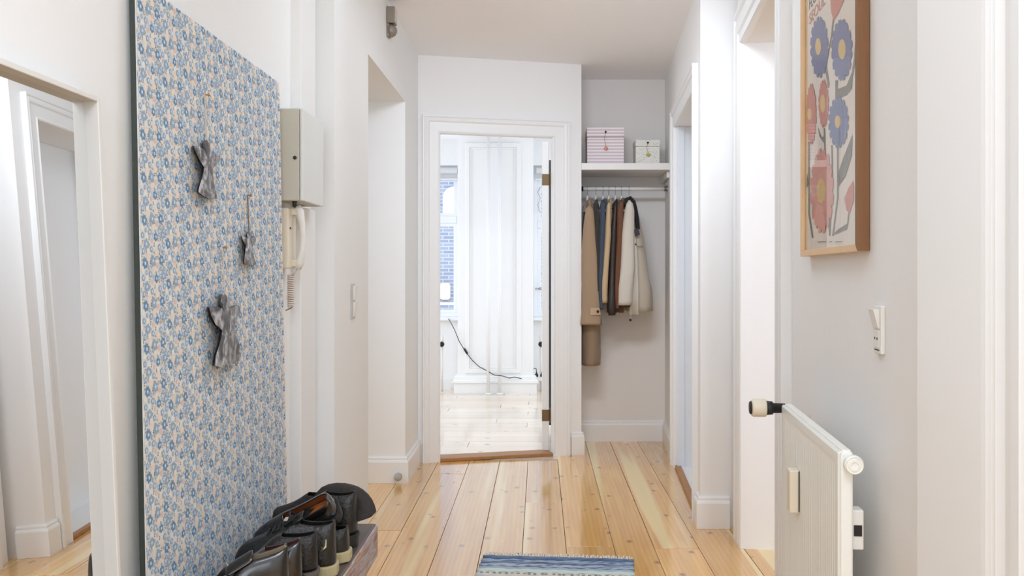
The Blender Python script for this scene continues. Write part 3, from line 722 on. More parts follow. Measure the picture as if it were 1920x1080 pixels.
SM = {}
SM['polish'] = mat('polished_black_leather', (20, 19, 19), 0.18, var=0.2, scale=20, coat=0.5)
SM['matte'] = mat('matte_black_leather', (24, 23, 23), 0.42, var=0.25, scale=25, bump=0.25, bscale=160)
SM['worn'] = mat('worn_grey_black_leather', (32, 32, 31), 0.36, var=0.35, scale=18, bump=0.3, bscale=110)
SM['suede'] = mat('dark_brown_suede', (40, 35, 32), 0.75, var=0.3, scale=14, bump=0.4, bscale=90)
SM['rubber'] = mat('dark_sole_rubber', (40, 39, 38), 0.6, var=0.15)
SM['greyheel'] = mat('scuffed_grey_heel', (104, 98, 92), 0.55, var=0.2, scale=40)
SM['creamsole'] = mat('yellowed_cream_sole', (188, 178, 140), 0.55, var=0.12)
SM['tan'] = mat('tan_insole', (190, 112, 52), 0.5, var=0.2, scale=20)
SM['tanlining'] = mat('tan_lining', (170, 100, 50), 0.55, var=0.15)
SM['darklining'] = mat('dark_lining', (26, 22, 22), 0.8)
SM['redlining'] = mat('burgundy_lining', (110, 66, 62), 0.6)
SM['beige'] = mat('beige_lining', (190, 168, 138), 0.7)
SM['lace'] = mat('black_lace', (16, 16, 17), 0.7)
SM['tagw'] = mat('white_woven_tag', (206, 202, 192), 0.7)
SM['gold'] = mat('gold_zip_pull', (190, 176, 140), 0.3, metal=0.8)
TS = [0, .010, .03, .06, .12, .25, .35, .45, .55, .65, .75, .85, .93, .98, 1.0]
WS = [.20, .36, .54, .68, .77, .75, .77, .85, .94, 1.0, .98, .87, .63, .36, .08]
def shoe(name, label, heel, yaw, pitch=0.0, roll=0.0, L_=0.285, W_=0.1, ch=0.085, ih=0.085, toe=0.05, sole=0.014, heelb=0.02, open_end=0.42, up='matte', lining='darklining', insole='darklining', solem='rubber', heelm=None, laces=False, tongue=None, group='pairs of black shoes piled on the bench'):
    t = thing(name, label, 'shoe', heel, (roll, pitch, yaw), group)
    zb = sole + heelb * 0.9
    rings = []; NA = 14
    for i, (s, wv_) in enumerate(zip(TS, WS)):
        x_ = s * L_
        zb_s = sole + heelb * max(0.0, min(1.0, (0.62 - s) / 0.3)) * 1.0
        if s <= open_end:
            k = s / open_end
            H = ch * (1 - 0.16 * math.sin(PI * min(1, k * 1.1))) * (1 - k) + (ih * (0.9 + 0.1 * k)) * k if k > 0 else ch
            H = ch + (ih - ch) * k - 0.012 * math.sin(PI * k)
        else:
            k = (s - open_end) / (1 - open_end)
            H = toe + (ih - toe) * (1 - k) ** 1.5
            if s > .9: H *= 1 - 0.55 * ((s - .9) / .1) ** 2
        H = H + zb_s
        e = 0.5 if s < open_end else 0.62
        ring = []
        for j in range(NA + 1):
            a = PI * j / NA
            cy_, sz_ = math.cos(a), math.sin(a)
            yy = W_ / 2 * wv_ * math.copysign(abs(cy_) ** e, cy_)
            if s < open_end: yy *= 1 - 0.22 * (abs(sz_) ** 2)
            ring.append((x_ + (0.010 * sz_ if i == 0 else 0), yy, zb_s + (H - zb_s) * abs(sz_) ** (e * 0.9)))
        rings.append(ring)
    mb = MB(); n = NA + 1
    mb.v = [p for r in rings for p in r]
    for i in range(len(rings) - 1):
        for j in range(NA):
            if TS[i + 1] <= open_end + 0.001 and i >= 0 and 5 <= j <= NA - 6: continue
            if i == 0 and False: continue
            mb.f.append((i * n + j, i * n + j + 1, (i + 1) * n + j + 1, (i + 1) * n + j)); mb.mi.append(0)
    # heel counter cap at station 0, below the collar
    cap = [j for j in range(n)]
    mb.f.append(tuple(cap[:6])[::-1] + ()) if False else None
    left = list(range(0, 6)); right = list(range(NA - 5, NA + 1))
    for a in range(5):
        mb.f.append((left[a], left[a + 1], right[-2 - a], right[-1 - a])); mb.mi.append(0)
    toe_r = (len(rings) - 1) * n
    mb.f.append(tuple(toe_r + j for j in range(n))); mb.mi.append(0)
    mb.build('upper', [SM[up], SM[lining]], t, smooth=True, solid=0.0035, sub=1)
    def outline(g, s0=0.0, s1=1.0):
        st = [(s, w_) for s, w_ in zip(TS, WS) if s0 - 1e-6 <= s <= s1 + 1e-6]
        r_ = [(s * L_ + (g if s > .95 else (-g if s < .02 else 0)), W_ / 2 * w_ + g) for s, w_ in st]
        return r_ + [(a, -b_) for a, b_ in reversed(r_)]
    if heelb > 0.005:
        # shaped sole: rises over the heel
        o_ = outline(0.003)
        def zt(x_): return sole + heelb * max(0.0, min(1.0, (0.62 - x_ / L_) / 0.3))
        vt = [(a, b_, zt(a)) for a, b_ in o_]; vb = [(a, b_, zt(a) - sole * 0.75) for a, b_ in o_]; k = len(o_)
        f = [tuple(range(k)), tuple(range(2 * k - 1, k - 1, -1))] + [(i, (i + 1) % k, k + (i + 1) % k, k + i) for i in range(k)]
        MB().add(vt + vb, f).build('sole', SM[solem], t)
        MB().plan(outline(0.001, 0, 0.27), 0, sole + heelb - sole * 0.7).build('heel', SM[heelm or solem], t, bevel=0.002)
    else:
        MB().plan(outline(0.005), 0, sole + 0.004).build('sole', SM[solem], t, bevel=0.004)
    ip = outline(-0.007, 0.03, 0.75)
    MB().add([(a, b_, zb + 0.006 if a < 0.3 * L_ else zb * 0.75 + 0.006) for a, b_ in ip], [tuple(range(len(ip)))]).build('insole', SM[insole], t, solid=0.002)
    xo = open_end * L_
    if tongue:
        v = []
        for a in range(5):
            for b_ in range(5):
                u_ = a / 4; c_ = (b_ / 4 - 0.5)
                v.append((xo + 0.035 - u_ * 0.06, c_ * 0.055, ih + zb * .8 - 0.008 + u_ * 0.032 - 0.02 * c_ * c_ * 4))
        f = [(a * 5 + b_, a * 5 + b_ + 1, (a + 1) * 5 + b_ + 1, (a + 1) * 5 + b_) for a in range(4) for b_ in range(4)]
        MB().add(v, f).build('tongue', SM[tongue], t, smooth=True, solid=0.006, sub=1)
    if laces:
        lp = []
        for k in range(5):
            s = open_end + 0.02 + 0.055 * k
            kk = (s - open_end) / (1 - open_end); hz = toe + (ih - toe) * (1 - kk) ** 1.5 + sole + heelb * max(0, min(1, (0.62 - s) / .3))
            for yy, dz in ((-0.026, -0.004), (0, 0.006), (0.026, -0.004)) if k % 2 == 0 else ((0.026, -0.004), (0, 0.006), (-0.026, -0.004)):
                lp.append((s * L_, yy, hz + dz))
        MB().tube(lp, 0.0032, 6).build('laces', SM['lace'], t, smooth=True)
        bw = [(xo + 0.002, 0, ih + zb * .8 + 0.004), (xo - 0.012, 0.03, ih + zb * .8 + 0.018), (xo + 0.012, 0.045, ih + zb * .8 - 0.006), (xo + 0.01, 0.005, ih + zb * .8 + 0.004), (xo + 0.018, -0.035, ih + zb * .8 + 0.008), (xo - 0.008, -0.048, ih + zb * .8 - 0.012)]
        MB().tube(bw, 0.0032, 6).build('bow', SM['lace'], t, smooth=True)
    return t
TOE = PI
sA = shoe('leather_boot', 'polished black leather shoe with beige lining, nearest the camera on the bench', (-0.578, 1.97, 0.402), TOE + 0.36, 0.0, 0, L_=0.25, W_=0.088, ch=0.116, ih=0.100, heelb=0.05, up='polish', lining='beige', insole='beige', tongue='polish')
MB().prism([(0.112, 0.12), (0.13, 0.122), (0.138, 0.148)], lambda a, b_, d: (a, d, b_), 0.0, 0.004).build('pull_tab', SM['beige'], sA, bevel=0.001)
sB = shoe('leather_boot', 'polished black shoe with burgundy lining, second from the camera', (-0.572, 2.062, 0.402), TOE + 0.22, 0.0, 0, L_=0.25, W_=0.086, ch=0.10, ih=0.088, heelb=0.05, up='polish', lining='redlining', insole='redlining')
sC = shoe('zip_boot', 'scuffed black ankle boot with grey heel and zip pull on the bench', (-0.560, 2.158, 0.402), TOE + 0.16, 0.0, 0, L_=0.25, W_=0.088, ch=0.10, ih=0.105, heelb=0.038, up='matte', heelm='greyheel', solem='greyheel')
MB().tube([(-0.006, 0.02, 0.10), (-0.02, 0.026, 0.112), (-0.018, 0.0, 0.122)], 0.003, 6).build('zip_pull', SM['gold'], sC, smooth=True)
MB().lathe([(0.009, -0.003), (0.011, 0), (0.009, 0.003)], (-0.004, 0.03, 0.03), (1, 0, 0), 12).build('buckle', SM['gold'], sC, smooth=True)
sD = shoe('sneaker', 'black leather high sneaker with cream sole and white tongue tag', (-0.540, 2.268, 0.402), TOE + 0.10, 0, 0, L_=0.262, W_=0.098, ch=0.122, ih=0.128, toe=0.062, sole=0.026, heelb=0.0, up='worn', solem='creamsole', laces=True, tongue='matte')
MB().box(0.112, 0.134, -0.012, 0.012, 0.146, 0.150).build('tongue_tag', SM['tagw'], sD)
sE = shoe('sneaker', 'black leather low sneaker with cream sole under the tan-lined loafer', (-0.530, 2.378, 0.402), TOE + 0.04, 0, 0, L_=0.262, W_=0.098, ch=0.072, ih=0.085, toe=0.055, sole=0.026, heelb=0.0, up='worn', solem='creamsole', laces=True, tongue='matte')
sF = shoe('loafer', 'black dress shoe with tan insole lying tilted on top of the pile', (-0.556, 2.40, 0.532), TOE + 0.12, 0.42, -0.8, L_=0.255, W_=0.094, ch=0.064, ih=0.06, toe=0.045, sole=0.012, heelb=0.022, open_end=0.55, up='polish', lining='tanlining', insole='tan')
sG = shoe('ankle_boot', 'dark grey ankle boot standing between the loafer and the slouched boot', (-0.535, 2.505, 0.402), TOE, 0, 0, L_=0.26, W_=0.095, ch=0.13, ih=0.13, toe=0.06, sole=0.016, heelb=0.02, open_end=0.38, up='worn')
# slouched boot at the far end
sH = shoe('slouch_boot', 'dark suede boot with its shaft folded over the far bench end', (-0.60, 2.635, 0.402), TOE, 0, 0, L_=0.25, W_=0.095, ch=0.095, ih=0.10, toe=0.055, sole=0.012, heelb=0.02, open_end=0.45, up='suede')
path = [(0.055, 0, 0.09), (0.048, 0, 0.112), (0.025, -0.005, 0.122), (-0.012, 0.003, 0.122), (-0.044, 0.016, 0.112), (-0.060, 0.040, 0.092), (-0.066, 0.072, 0.066)]
rad = [(0.045, 0.045), (0.046, 0.042), (0.042, 0.028), (0.044, 0.024), (0.046, 0.028), (0.05, 0.036), (0.054, 0.044)]
rings = []
P = [Vector(p) for p in path]
for i, p in enumerate(P):
    tt = (P[min(i + 1, len(P) - 1)] - P[max(i - 1, 0)]).normalized(); yv = Vector((0, 1, 0)); nv = tt.cross(yv).normalized()
    rings.append([p + yv * math.cos(2 * PI * k / 18) * rad[i][0] * (1 + 0.08 * math.sin(3 * 2 * PI * k / 18 + i)) + nv * math.sin(2 * PI * k / 18) * rad[i][1] * (1 + 0.1 * math.cos(5 * 2 * PI * k / 18 + i * 1.7)) for k in range(18)])
MB().loft(rings, False).build('shaft', [SM['suede'], SM['darklining']], sH, smooth=True, solid=0.003, sub=1)

# ------------------------------------------------------------------ rug
def rug_mat():
    m = bpy.data.materials.new('woven_stripes'); nt, N, L, b = nodes_of(m)
    tc = N.new('ShaderNodeTexCoord'); sp = N.new('ShaderNodeSeparateXYZ'); L.new(tc.outputs['Object'], sp.inputs[0])
    mp = N.new('ShaderNodeMapping'); mp.inputs['Scale'].default_value = (5, 95, 1); L.new(tc.outputs['Object'], mp.inputs[0])
    nz = N.new('ShaderNodeTexNoise'); nz.inputs['Scale'].default_value = 1.5; nz.inputs['Detail'].default_value = 3; L.new(mp.outputs[0], nz.inputs['Vector'])
    # distance from the fringed end, in metres
    ad = N.new('ShaderNodeMath'); ad.operation = 'MULTIPLY_ADD'; ad.inputs[1].default_value = -1 / 1.3; ad.inputs[2].default_value = 0.0; L.new(sp.outputs[1], ad.inputs[0])
    cr = N.new('ShaderNodeValToRGB'); cr.color_ramp.interpolation = 'CONSTANT'
    stops = [(0.0, (112, 138, 168)), (0.018, (84, 108, 146)), (0.034, (164, 182, 200)), (0.052, (124, 146, 176)), (0.072, (182, 194, 208)), (0.094, (96, 112, 142)), (0.105, (164, 184, 200)), (0.118, (206, 222, 218)), (0.148, (110, 122, 140)), (0.152, (218, 214, 204)),
             (0.185, (190, 196, 208)), (0.21, (216, 212, 202)), (0.27, (104, 124, 160)), (0.33, (196, 208, 214)), (0.4, (84, 98, 134)), (0.46, (216, 212, 202)), (0.6, (120, 140, 176)), (0.7, (216, 212, 202)), (0.85, (92, 118, 156)), (0.93, (206, 218, 212))]
    e = cr.color_ramp.elements
    e[0].position = 0; e[0].color = lin(stops[0][1]); e[1].position = stops[1][0]; e[1].color = lin(stops[1][1])
    for p_, c in stops[2:]:
        x_ = e.new(p_); x_.color = lin(c)
    L.new(ad.outputs[0], cr.inputs[0])
    mx = N.new('ShaderNodeMix'); mx.data_type = 'RGBA'; mx.inputs[7].default_value = lin((62, 82, 122))
    rp = N.new('ShaderNodeMapRange'); rp.inputs[1].default_value = 0.50; rp.inputs[2].default_value = 0.58; rp.inputs[4].default_value = 0.85; rp.clamp = True
    L.new(nz.outputs['Fac'], rp.inputs[0])
    lt = N.new('ShaderNodeMath'); lt.operation = 'LESS_THAN'; lt.inputs[1].default_value = 0.104; L.new(ad.outputs[0], lt.inputs[0])
    ml = N.new('ShaderNodeMath'); ml.operation = 'MULTIPLY'; L.new(rp.outputs[0], ml.inputs[0]); L.new(lt.outputs[0], ml.inputs[1])
    L.new(ml.outputs[0], mx.inputs[0]); L.new(cr.outputs[0], mx.inputs[6]); L.new(mx.outputs[2], b.inputs['Base Color'])
    b.inputs['Roughness'].default_value = 0.95
    return m
p0 = Vector(at(905, 1043, 3.62)); ang = -0.085
rg = thing('rag_rug', 'blue and cream striped woven rag rug with white fringe on the pine floor', 'rug', (0.077, 3.59, 0.0), (0, 0, ang))
mb = MB(); NX, NY = 24, 170; RW_, RL = 0.63, 1.3
v = []
for j in range(NY + 1):
    for i in range(NX + 1):
        x_ = (i / NX - 0.5) * RW_ * (1 + 0.006 * math.sin(j * 0.9)); y_ = -RL * j / NY
        v.append((x_, y_, 0.006 + 0.0018 * math.sin(j * PI / 1.0 + (i % 2) * PI * 0.5) + 0.0016 * math.sin(i * 1.3 + j * 0.21)))
f = [(j * (NX + 1) + i, j * (NX + 1) + i + 1, (j + 1) * (NX + 1) + i + 1, (j + 1) * (NX + 1) + i) for j in range(NY) for i in range(NX)]
mb.add(v, f).build('weave', rug_mat(), rg, smooth=True, solid=0.006)
fr = MB()
for k in range(110):
    x_ = (k / 109 - 0.5) * (RW_ - 0.01); a = random.uniform(-0.5, 0.5); l_ = random.uniform(0.018, 0.034)
    fr.tube([(x_, -0.004, 0.006), (x_ + a * 0.012, l_ * 0.5, 0.007 + random.uniform(0, 0.006)), (x_ + a * 0.03, l_, 0.004)], [0.003, 0.0035, 0.0022], 5)
stuff(fr.build('fringe', mat('cotton_fringe', (226, 216, 204), 0.9), rg, smooth=True))
fr = MB()
for k in range(26):
    x_ = (k / 25 - 0.5) * (RW_ - 0.04) + random.uniform(-0.006, 0.006)
    fr.tube([(x_, -0.215, 0.0085), (x_ + 0.012, -0.216, 0.0095)], 0.0028, 5)
stuff(fr.build('dash_stitches', mat('grey_green_yarn', (150, 156, 150), 0.9), rg))

# ------------------------------------------------------------------ alcove: shelf, boxes, rod, hangers, coats
t = thing('shelf', 'white shelf across the alcove carrying two gift boxes', 'shelf', (0.276, 5.66, 1.885))
MB().plan([(0.0, 0.0), (xf(5.66) - 0.276, 0.0), (xf(6.085) - 0.276, 0.425), (0.0, 0.425)], 0, 0.045).build('board', M['shelf'], t, bevel=0.003)
MB().box(xf(5.75) - 0.276 - 0.02, xf(5.75) - 0.276 - 0.001, 0.06, 0.40, -0.045, -0.001).build('cleat', M['shelf'], t, bevel=0.002)
ST = 1.93
def gift_box(name, label, px0, px1, pytop, yy, dep, m_, mbow, mpend):
    a, b_ = at(px0, 303, yy), at(px1, pytop, yy)
    cx_ = (a[0] + b_[0]) / 2; wd = b_[0] - a[0]; h = b_[2] - ST - 0.001
    t = thing(name, label, 'box', (cx_, yy, ST + 0.001))
    MB().box(-wd / 2, wd / 2, 0.0, dep, 0, h * 0.74).build('body', m_, t, bevel=0.002)
    MB().box(-wd / 2 - 0.002, wd / 2 + 0.002, -0.002, dep + 0.002, h * 0.75, h).build('lid', m_, t, bevel=0.002)
    MB().tube([(0.0, -0.004, h * 0.88), (-0.008, -0.004, h * 0.7), (0.002, -0.004, h * 0.5)], 0.0012, 5).build('cord', mbow, t)
    MB().lathe([(0.0, 0.0), (0.006, 0.003), (0.007, 0.006), (0.0, 0.009)], (0, -0.002, h * 0.88), (0, -1, 0), 10).build('knot', M['dark'], t, smooth=True)
    MB().lathe([(0.001, 0.0), (0.012, -0.01), (0.014, -0.02), (0.004, -0.028), (0.0, -0.028)], (0.002, -0.012, h * 0.5), (0, 0, 1), 12).build('pendant', mpend, t, smooth=True)
def stripe_mat():
    m = bpy.data.materials.new('pink_white_stripes'); nt, N, L, b = nodes_of(m)
    tc = N.new('ShaderNodeTexCoord'); wv = N.new('ShaderNodeTexWave'); wv.bands_direction = 'Z'; wv.inputs['Scale'].default_value = 14.5; wv.wave_profile = 'SIN'
    L.new(tc.outputs['Object'], wv.inputs['Vector'])
    cr = N.new('ShaderNodeValToRGB'); e = cr.color_ramp.elements; e[0].position = 0.3; e[0].color = lin((212, 190, 196)); e[1].position = 0.6; e[1].color = lin((236, 230, 230))
    L.new(wv.outputs['Fac'], cr.inputs[0]); L.new(cr.outputs[0], b.inputs['Base Color']); b.inputs['Roughness'].default_value = 0.6
    return m
def speck_mat():
    m = bpy.data.materials.new('cream_speckled_paper'); nt, N, L, b = nodes_of(m)
    tc = N.new('ShaderNodeTexCoord'); vo = N.new('ShaderNodeTexVoronoi'); vo.inputs['Scale'].default_value = 90
    L.new(tc.outputs['Object'], vo.inputs['Vector'])
    cr = N.new('ShaderNodeValToRGB'); e = cr.color_ramp.elements; e[0].position = 0.15; e[0].color = lin((186, 180, 166)); e[1].position = 0.35; e[1].color = lin((232, 229, 220))
    L.new(vo.outputs['Distance'], cr.inputs[0]); L.new(cr.outputs[0], b.inputs['Base Color']); b.inputs['Roughness'].default_value = 0.6
    return m
gift_box('gift_box', 'larger box with pink and white stripes on the alcove shelf', 1101, 1170, 239, 5.78, 0.22, stripe_mat(), M['string'], mat('coral_pendant', (222, 150, 130), 0.4))
gift_box('gift_box', 'smaller cream speckled box on the alcove shelf', 1192, 1237, 262, 5.80, 0.16, speck_mat(), M['string'], mat('olive_pendant', (196, 186, 90), 0.4))
RY, RZ = 5.86, 1.778
t = thing('clothes_rod', 'white clothes rod across the alcove below the shelf', 'rod', (0.276, RY, RZ))
rl = xf(RY) - 0.276
MB().tube([(0.002, 0, 0), (rl - 0.003, 0, 0)], 0.0125, 14).build('rod', M['shelf'], t, smooth=True)
for xx, dx in ((0.0, 1), (rl, -1)): MB().lathe([(0.024, 0.0005), (0.024, 0.006), (0.017, 0.008), (0.017, 0.022), (0.012, 0.022)], (xx, 0, 0), (dx, 0, 0), 16).build('socket', M['steel'] if dx < 0 else M['dark'], t, smooth=True)

hang_m = mat('white_hanger_plastic', (226, 222, 212), 0.4)
def hanger(px, label):
    x_ = (px - CX) / F * (RY - 0.03)
    t = thing('coat_hanger', label, 'hanger', (x_, RY, RZ), group='white hangers on the alcove rod')
    MB().tube([(0, 0.016 * math.cos(a), 0.002 + 0.016 * math.sin(a)) for a in [-0.6 + 0.42 * k for k in range(10)]] + [(0, -0.014, -0.02), (0, -0.004, -0.034), (0, 0, -0.05)], 0.0018, 6).build('hook', M['steel'], t, smooth=True)
    MB().tube([(0, 0, -0.045), (0, 0, -0.06), (0, 0, -0.10)], [0.006, 0.010, 0.011], 8).build('neck', hang_m, t, smooth=True)
    MB().tube([(0, -0.19, -0.165), (0, -0.12, -0.12), (0, -0.03, -0.092), (0, 0.03, -0.092), (0, 0.12, -0.12), (0, 0.19, -0.165)], [0.006, 0.008, 0.011, 0.011, 0.008, 0.006], 8).build('shoulder_bar', hang_m, t, smooth=True)
HP = [1101.5, 1117.5, 1131, 1142, 1154.5, 1166, 1180]
LB = ['tan trench coat', 'dark grey brown coat', 'blue denim jacket', 'cream jacket', 'dark brown leather jacket', 'rust brown jacket', 'white jacket']
for px, lb in zip(HP, LB): hanger(px, 'white plastic hanger holding the ' + lb)

def fabric(name, rgb, rough=0.85, bump=0.25, bs=35):
    return mat(name, rgb, rough, var=0.10, scale=9, bump=bump, bscale=bs, sheen=0.15, stretch=(1, 1, 0.35))
def ring(cx_, cy_, z, hx, hy, n=20, fold=0.0, ph_=0.0):
    r = []
    for k in range(n):
        a = 2 * PI * k / n
        c, s = math.cos(a), math.sin(a)
        kx = 1 + fold * math.sin(5 * a + ph_)
        r.append((cx_ + hx * math.copysign(abs(c) ** 0.8, c) * kx, cy_ + hy * math.copysign(abs(s) ** 0.8, s), z))
    return r
def densify(rows, n=4):
    out = []
    for a, b_ in zip(rows, rows[1:]):
        for k in range(n): out.append(tuple(u + (w_ - u) * k / n for u, w_ in zip(a, b_)))
    return out + [rows[-1]]
def coat(name, label, px_h, sleeve, body, m_, ys=5.655, hys=0.036, collar=None, collar_m=None, m_body=None, lining=None, cat='coat', yb=5.865, hyb=0.19, far_sleeve=True):
    loc = ((px_h - CX) / F * RY, RY, at(0, body[-1][0], yb)[2])
    t = thing(name, label, cat, loc); q = rel(loc)
    def lofted(nm, rows, yc, hy, mm, fold, taper=True):
        c0 = (rows[0][1] + rows[0][2]) / 2
        rows = [(rows[0][0] - 6, c0 - 1.5, c0 + 1.5)] + list(rows)
        rows = densify(rows, 4); rr = []
        for i, (py, xl, xr_) in enumerate(rows):
            k = i / (len(rows) - 1)
            a, b_ = at(xl, py, yc), at(xr_, py, yc)
            h_ = hy * (min(1, 0.5 + k * 3.5) if taper else 1)
            dx = 0.0025 * math.sin(i * 0.8 + xl)
            rr.append([q(p) for p in ring((a[0] + b_[0]) / 2 + dx, yc + 0.004 * math.sin(i * 0.6), a[2], max(0.004, (b_[0] - a[0]) / 2), h_, 20, fold, i * 0.35)])
        # inner turn at hem
        last = rr[-1]; c_ = [sum(p[k] for p in last) / len(last) for k in range(3)]
        rr.append([tuple(c_[k] + (p[k] - c_[k]) * 0.82 + (0.006 if k == 2 else 0) for k in range(3)) for p in last])
        return MB().loft(rr, True).build(nm, mm, t, smooth=True)
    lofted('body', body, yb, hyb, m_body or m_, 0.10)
    if sleeve:
        lofted('sleeve', sleeve, ys, hys, m_, 0.05)
        if far_sleeve:
            lofted('sleeve', [(p, a + 2, b_ + 1) for p, a, b_ in sleeve], yb + 0.165, hys, m_, 0.05)
        if lining:
            py, a, b_ = sleeve[-1]; pa, pb = at(a, py, ys), at(b_, py, ys)
            MB().loft([[q(p) for p in ring((pa[0] + pb[0]) / 2, ys, pa[2] + 0.004, (pb[0] - pa[0]) / 2 * 0.92, hys * 0.9)], [q(p) for p in ring((pa[0] + pb[0]) / 2, ys, pa[2] - 0.012, (pb[0] - pa[0]) / 2 * 0.8, hys * 0.8)]]).build('cuff_lining', lining, t, smooth=True)
    if collar:
        cp_ = [q(at(*c)) for c in collar[0]]
        MB().tube(cp_, collar[1], 8, flat=1.0).build('collar', collar_m or m_, t, smooth=True)
    return t, q
F_ = fabric
c1, q1 = coat('trench_coat', 'long tan trench coat with cuff strap, leftmost on the rod', HP[0],
     [(392, 1097, 1112), (405, 1096, 1114), (430, 1094, 1117), (480, 1091, 1121), (540, 1090, 1124), (590, 1089, 1126), (609, 1089, 1127)],
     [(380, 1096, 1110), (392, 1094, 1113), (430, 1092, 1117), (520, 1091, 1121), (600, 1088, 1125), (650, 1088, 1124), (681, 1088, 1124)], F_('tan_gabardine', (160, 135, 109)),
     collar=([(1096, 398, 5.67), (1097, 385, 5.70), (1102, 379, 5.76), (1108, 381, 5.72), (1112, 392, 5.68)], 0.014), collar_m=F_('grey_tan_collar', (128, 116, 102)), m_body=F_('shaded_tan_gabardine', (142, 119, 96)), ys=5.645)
pts = [q1(at(a, b_, 5.605)) for a, b_ in ((1107, 577), (1124, 577), (1126, 590), (1107, 591))]
MB().add(pts, [(0, 1, 2, 3)]).build('cuff_strap', F_('tan_strap', (186, 160, 130)), c1, solid=0.004)
MB().lathe([(0.009, 0), (0.009, 0.004), (0.004, 0.006), (0.0, 0.005)], q1(at(1121, 584, 5.598)), (0, -1, 0), 14).build('button', M['dark'], c1, smooth=True)
coat('dark_coat', 'dark grey brown coat squeezed between the trench and the denim jacket', HP[1],
     [(384, 1113, 1120), (400, 1112, 1122), (440, 1112, 1124), (500, 1115, 1126), (546, 1117, 1124)],
     [(381, 1114, 1120), (395, 1112, 1121), (440, 1112, 1123), (540, 1115, 1123)], F_('dark_taupe_wool', (52, 45, 40)), collar=([(1112, 392, 5.68), (1115, 381, 5.72), (1120, 382, 5.72), (1122, 394, 5.68)], 0.009))
coat('denim_jacket', 'blue denim jacket with teal collar hanging third from left', HP[2],
     [(385, 1127, 1135), (400, 1125, 1134), (440, 1123, 1133), (500, 1121, 1131), (560, 1121, 1130), (580, 1122, 1130)],
     [(380, 1128, 1135), (400, 1126, 1134), (470, 1122, 1132), (570, 1122, 1130)], F_('indigo_denim', (60, 72, 90)), collar=([(1127, 390, 5.68), (1130, 377, 5.72), (1136, 376, 5.72), (1136, 388, 5.68)], 0.012), collar_m=F_('teal_corduroy', (52, 72, 74)))
coat('cream_jacket', 'cream beige jacket hanging fourth from left on the rod', HP[3],
     [(386, 1138, 1146), (410, 1136, 1146), (440, 1134, 1146), (500, 1130, 1142), (540, 1126, 1140), (568, 1124, 1140)],
     [(380, 1139, 1145), (410, 1137, 1147), (500, 1132, 1143), (560, 1128, 1141)], F_('cream_cotton', (194, 166, 130)), collar=([(1138, 392, 5.68), (1141, 381, 5.73), (1146, 391, 5.68)], 0.009))
coat('leather_jacket', 'dark brown leather jacket with narrow sleeve, fifth from left', HP[4],
     [(386, 1149, 1157), (420, 1146, 1156), (480, 1142, 1154), (540, 1140, 1154), (585, 1139, 1155), (591, 1141, 1153)],
     [(381, 1151, 1157), (420, 1148, 1156), (500, 1144, 1154), (575, 1142, 1154)], mat('brown_black_leather', (42, 29, 26), 0.42, var=0.2, scale=12, bump=0.35, bscale=45), collar=([(1149, 393, 5.68), (1153, 380, 5.72), (1158, 390, 5.68)], 0.010))
coat('brown_jacket', 'rust brown jacket hanging just left of the white jacket', HP[5],
     [(383, 1159, 1169), (400, 1156, 1168), (440, 1155, 1167), (500, 1153, 1164), (560, 1152, 1161), (578, 1152, 1161)],
     [(379, 1161, 1169), (400, 1158, 1170), (480, 1156, 1168), (584, 1154, 1168)], F_('rust_suede', (110, 69, 43)), collar=([(1158, 390, 5.68), (1163, 378, 5.72), (1170, 378, 5.72), (1171, 390, 5.68)], 0.011), collar_m=F_('dark_brown_knit', (60, 42, 36)))
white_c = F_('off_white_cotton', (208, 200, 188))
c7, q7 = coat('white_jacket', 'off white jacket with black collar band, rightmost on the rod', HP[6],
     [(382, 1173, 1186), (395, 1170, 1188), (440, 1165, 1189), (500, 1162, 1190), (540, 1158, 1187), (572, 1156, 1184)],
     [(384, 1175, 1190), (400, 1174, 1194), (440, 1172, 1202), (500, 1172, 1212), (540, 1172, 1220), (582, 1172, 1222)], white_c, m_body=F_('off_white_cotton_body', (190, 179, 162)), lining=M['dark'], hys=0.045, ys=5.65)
# open front panel between sleeve and body
fp = [(1186, 405), (1191, 440), (1195, 480), (1197, 540), (1197, 590)]
rr = []
for a, b_ in fp: rr.append([q7(at(a - 16 + k * 4, b_, 5.665 + 0.012 * math.sin(k * 1.2))) for k in range(5)])
MB().loft(rr, False, closed=False).build('front_panel', white_c, c7, smooth=True, solid=0.006)
cb = [(1172, 384, 5.64), (1175, 375, 5.68), (1181, 372, 5.70), (1187, 379, 5.68), (1191, 394, 5.66), (1194, 412, 5.655), (1196, 430, 5.655)]
MB().tube([q7(at(*c)) for c in cb], [0.013, 0.017, 0.018, 0.018, 0.017, 0.016, 0.014], 8).build('collar_band', mat('black_knit_rib', (30, 28, 30), 0.9), c7, smooth=True)
pts = [(1189, 431), (1197, 427), (1200, 440), (1191, 444)]
MB().prism(pts, lambda a, b_, d: q7(at(a, b_, 5.64 + d)), 0, 0.004).build('patch', M['dark'], c7)
MB().lathe([(0.006, 0), (0.006, 0.003), (0.0, 0.004)], q7(at(1192, 458, 5.645)), (0, -1, 0), 10).build('snap', M['dark'], c7)
lg = MB()
lp = [(1195, 463), (1197, 461), (1198, 465), (1200, 461), (1202, 465), (1203, 461), (1206, 464)]
lg.tube([q7(at(a, b_, 5.648)) for a, b_ in lp], 0.0022, 5); lg.build('embroidered_mark', M['dark'], c7)
MB().tube([q7(at(1184, 586, 5.66)), q7(at(1183, 593, 5.655)), q7(at(1182, 597, 5.655))], 0.0015, 5).build('drawcord', white_c, c7)
MB().lathe([(0.003, -0.008), (0.008, -0.006), (0.008, 0.006), (0.003, 0.008)], q7(at(1182, 600, 5.655)), (0, 0, 1), 10).build('toggle', M['dark'], c7, smooth=True)

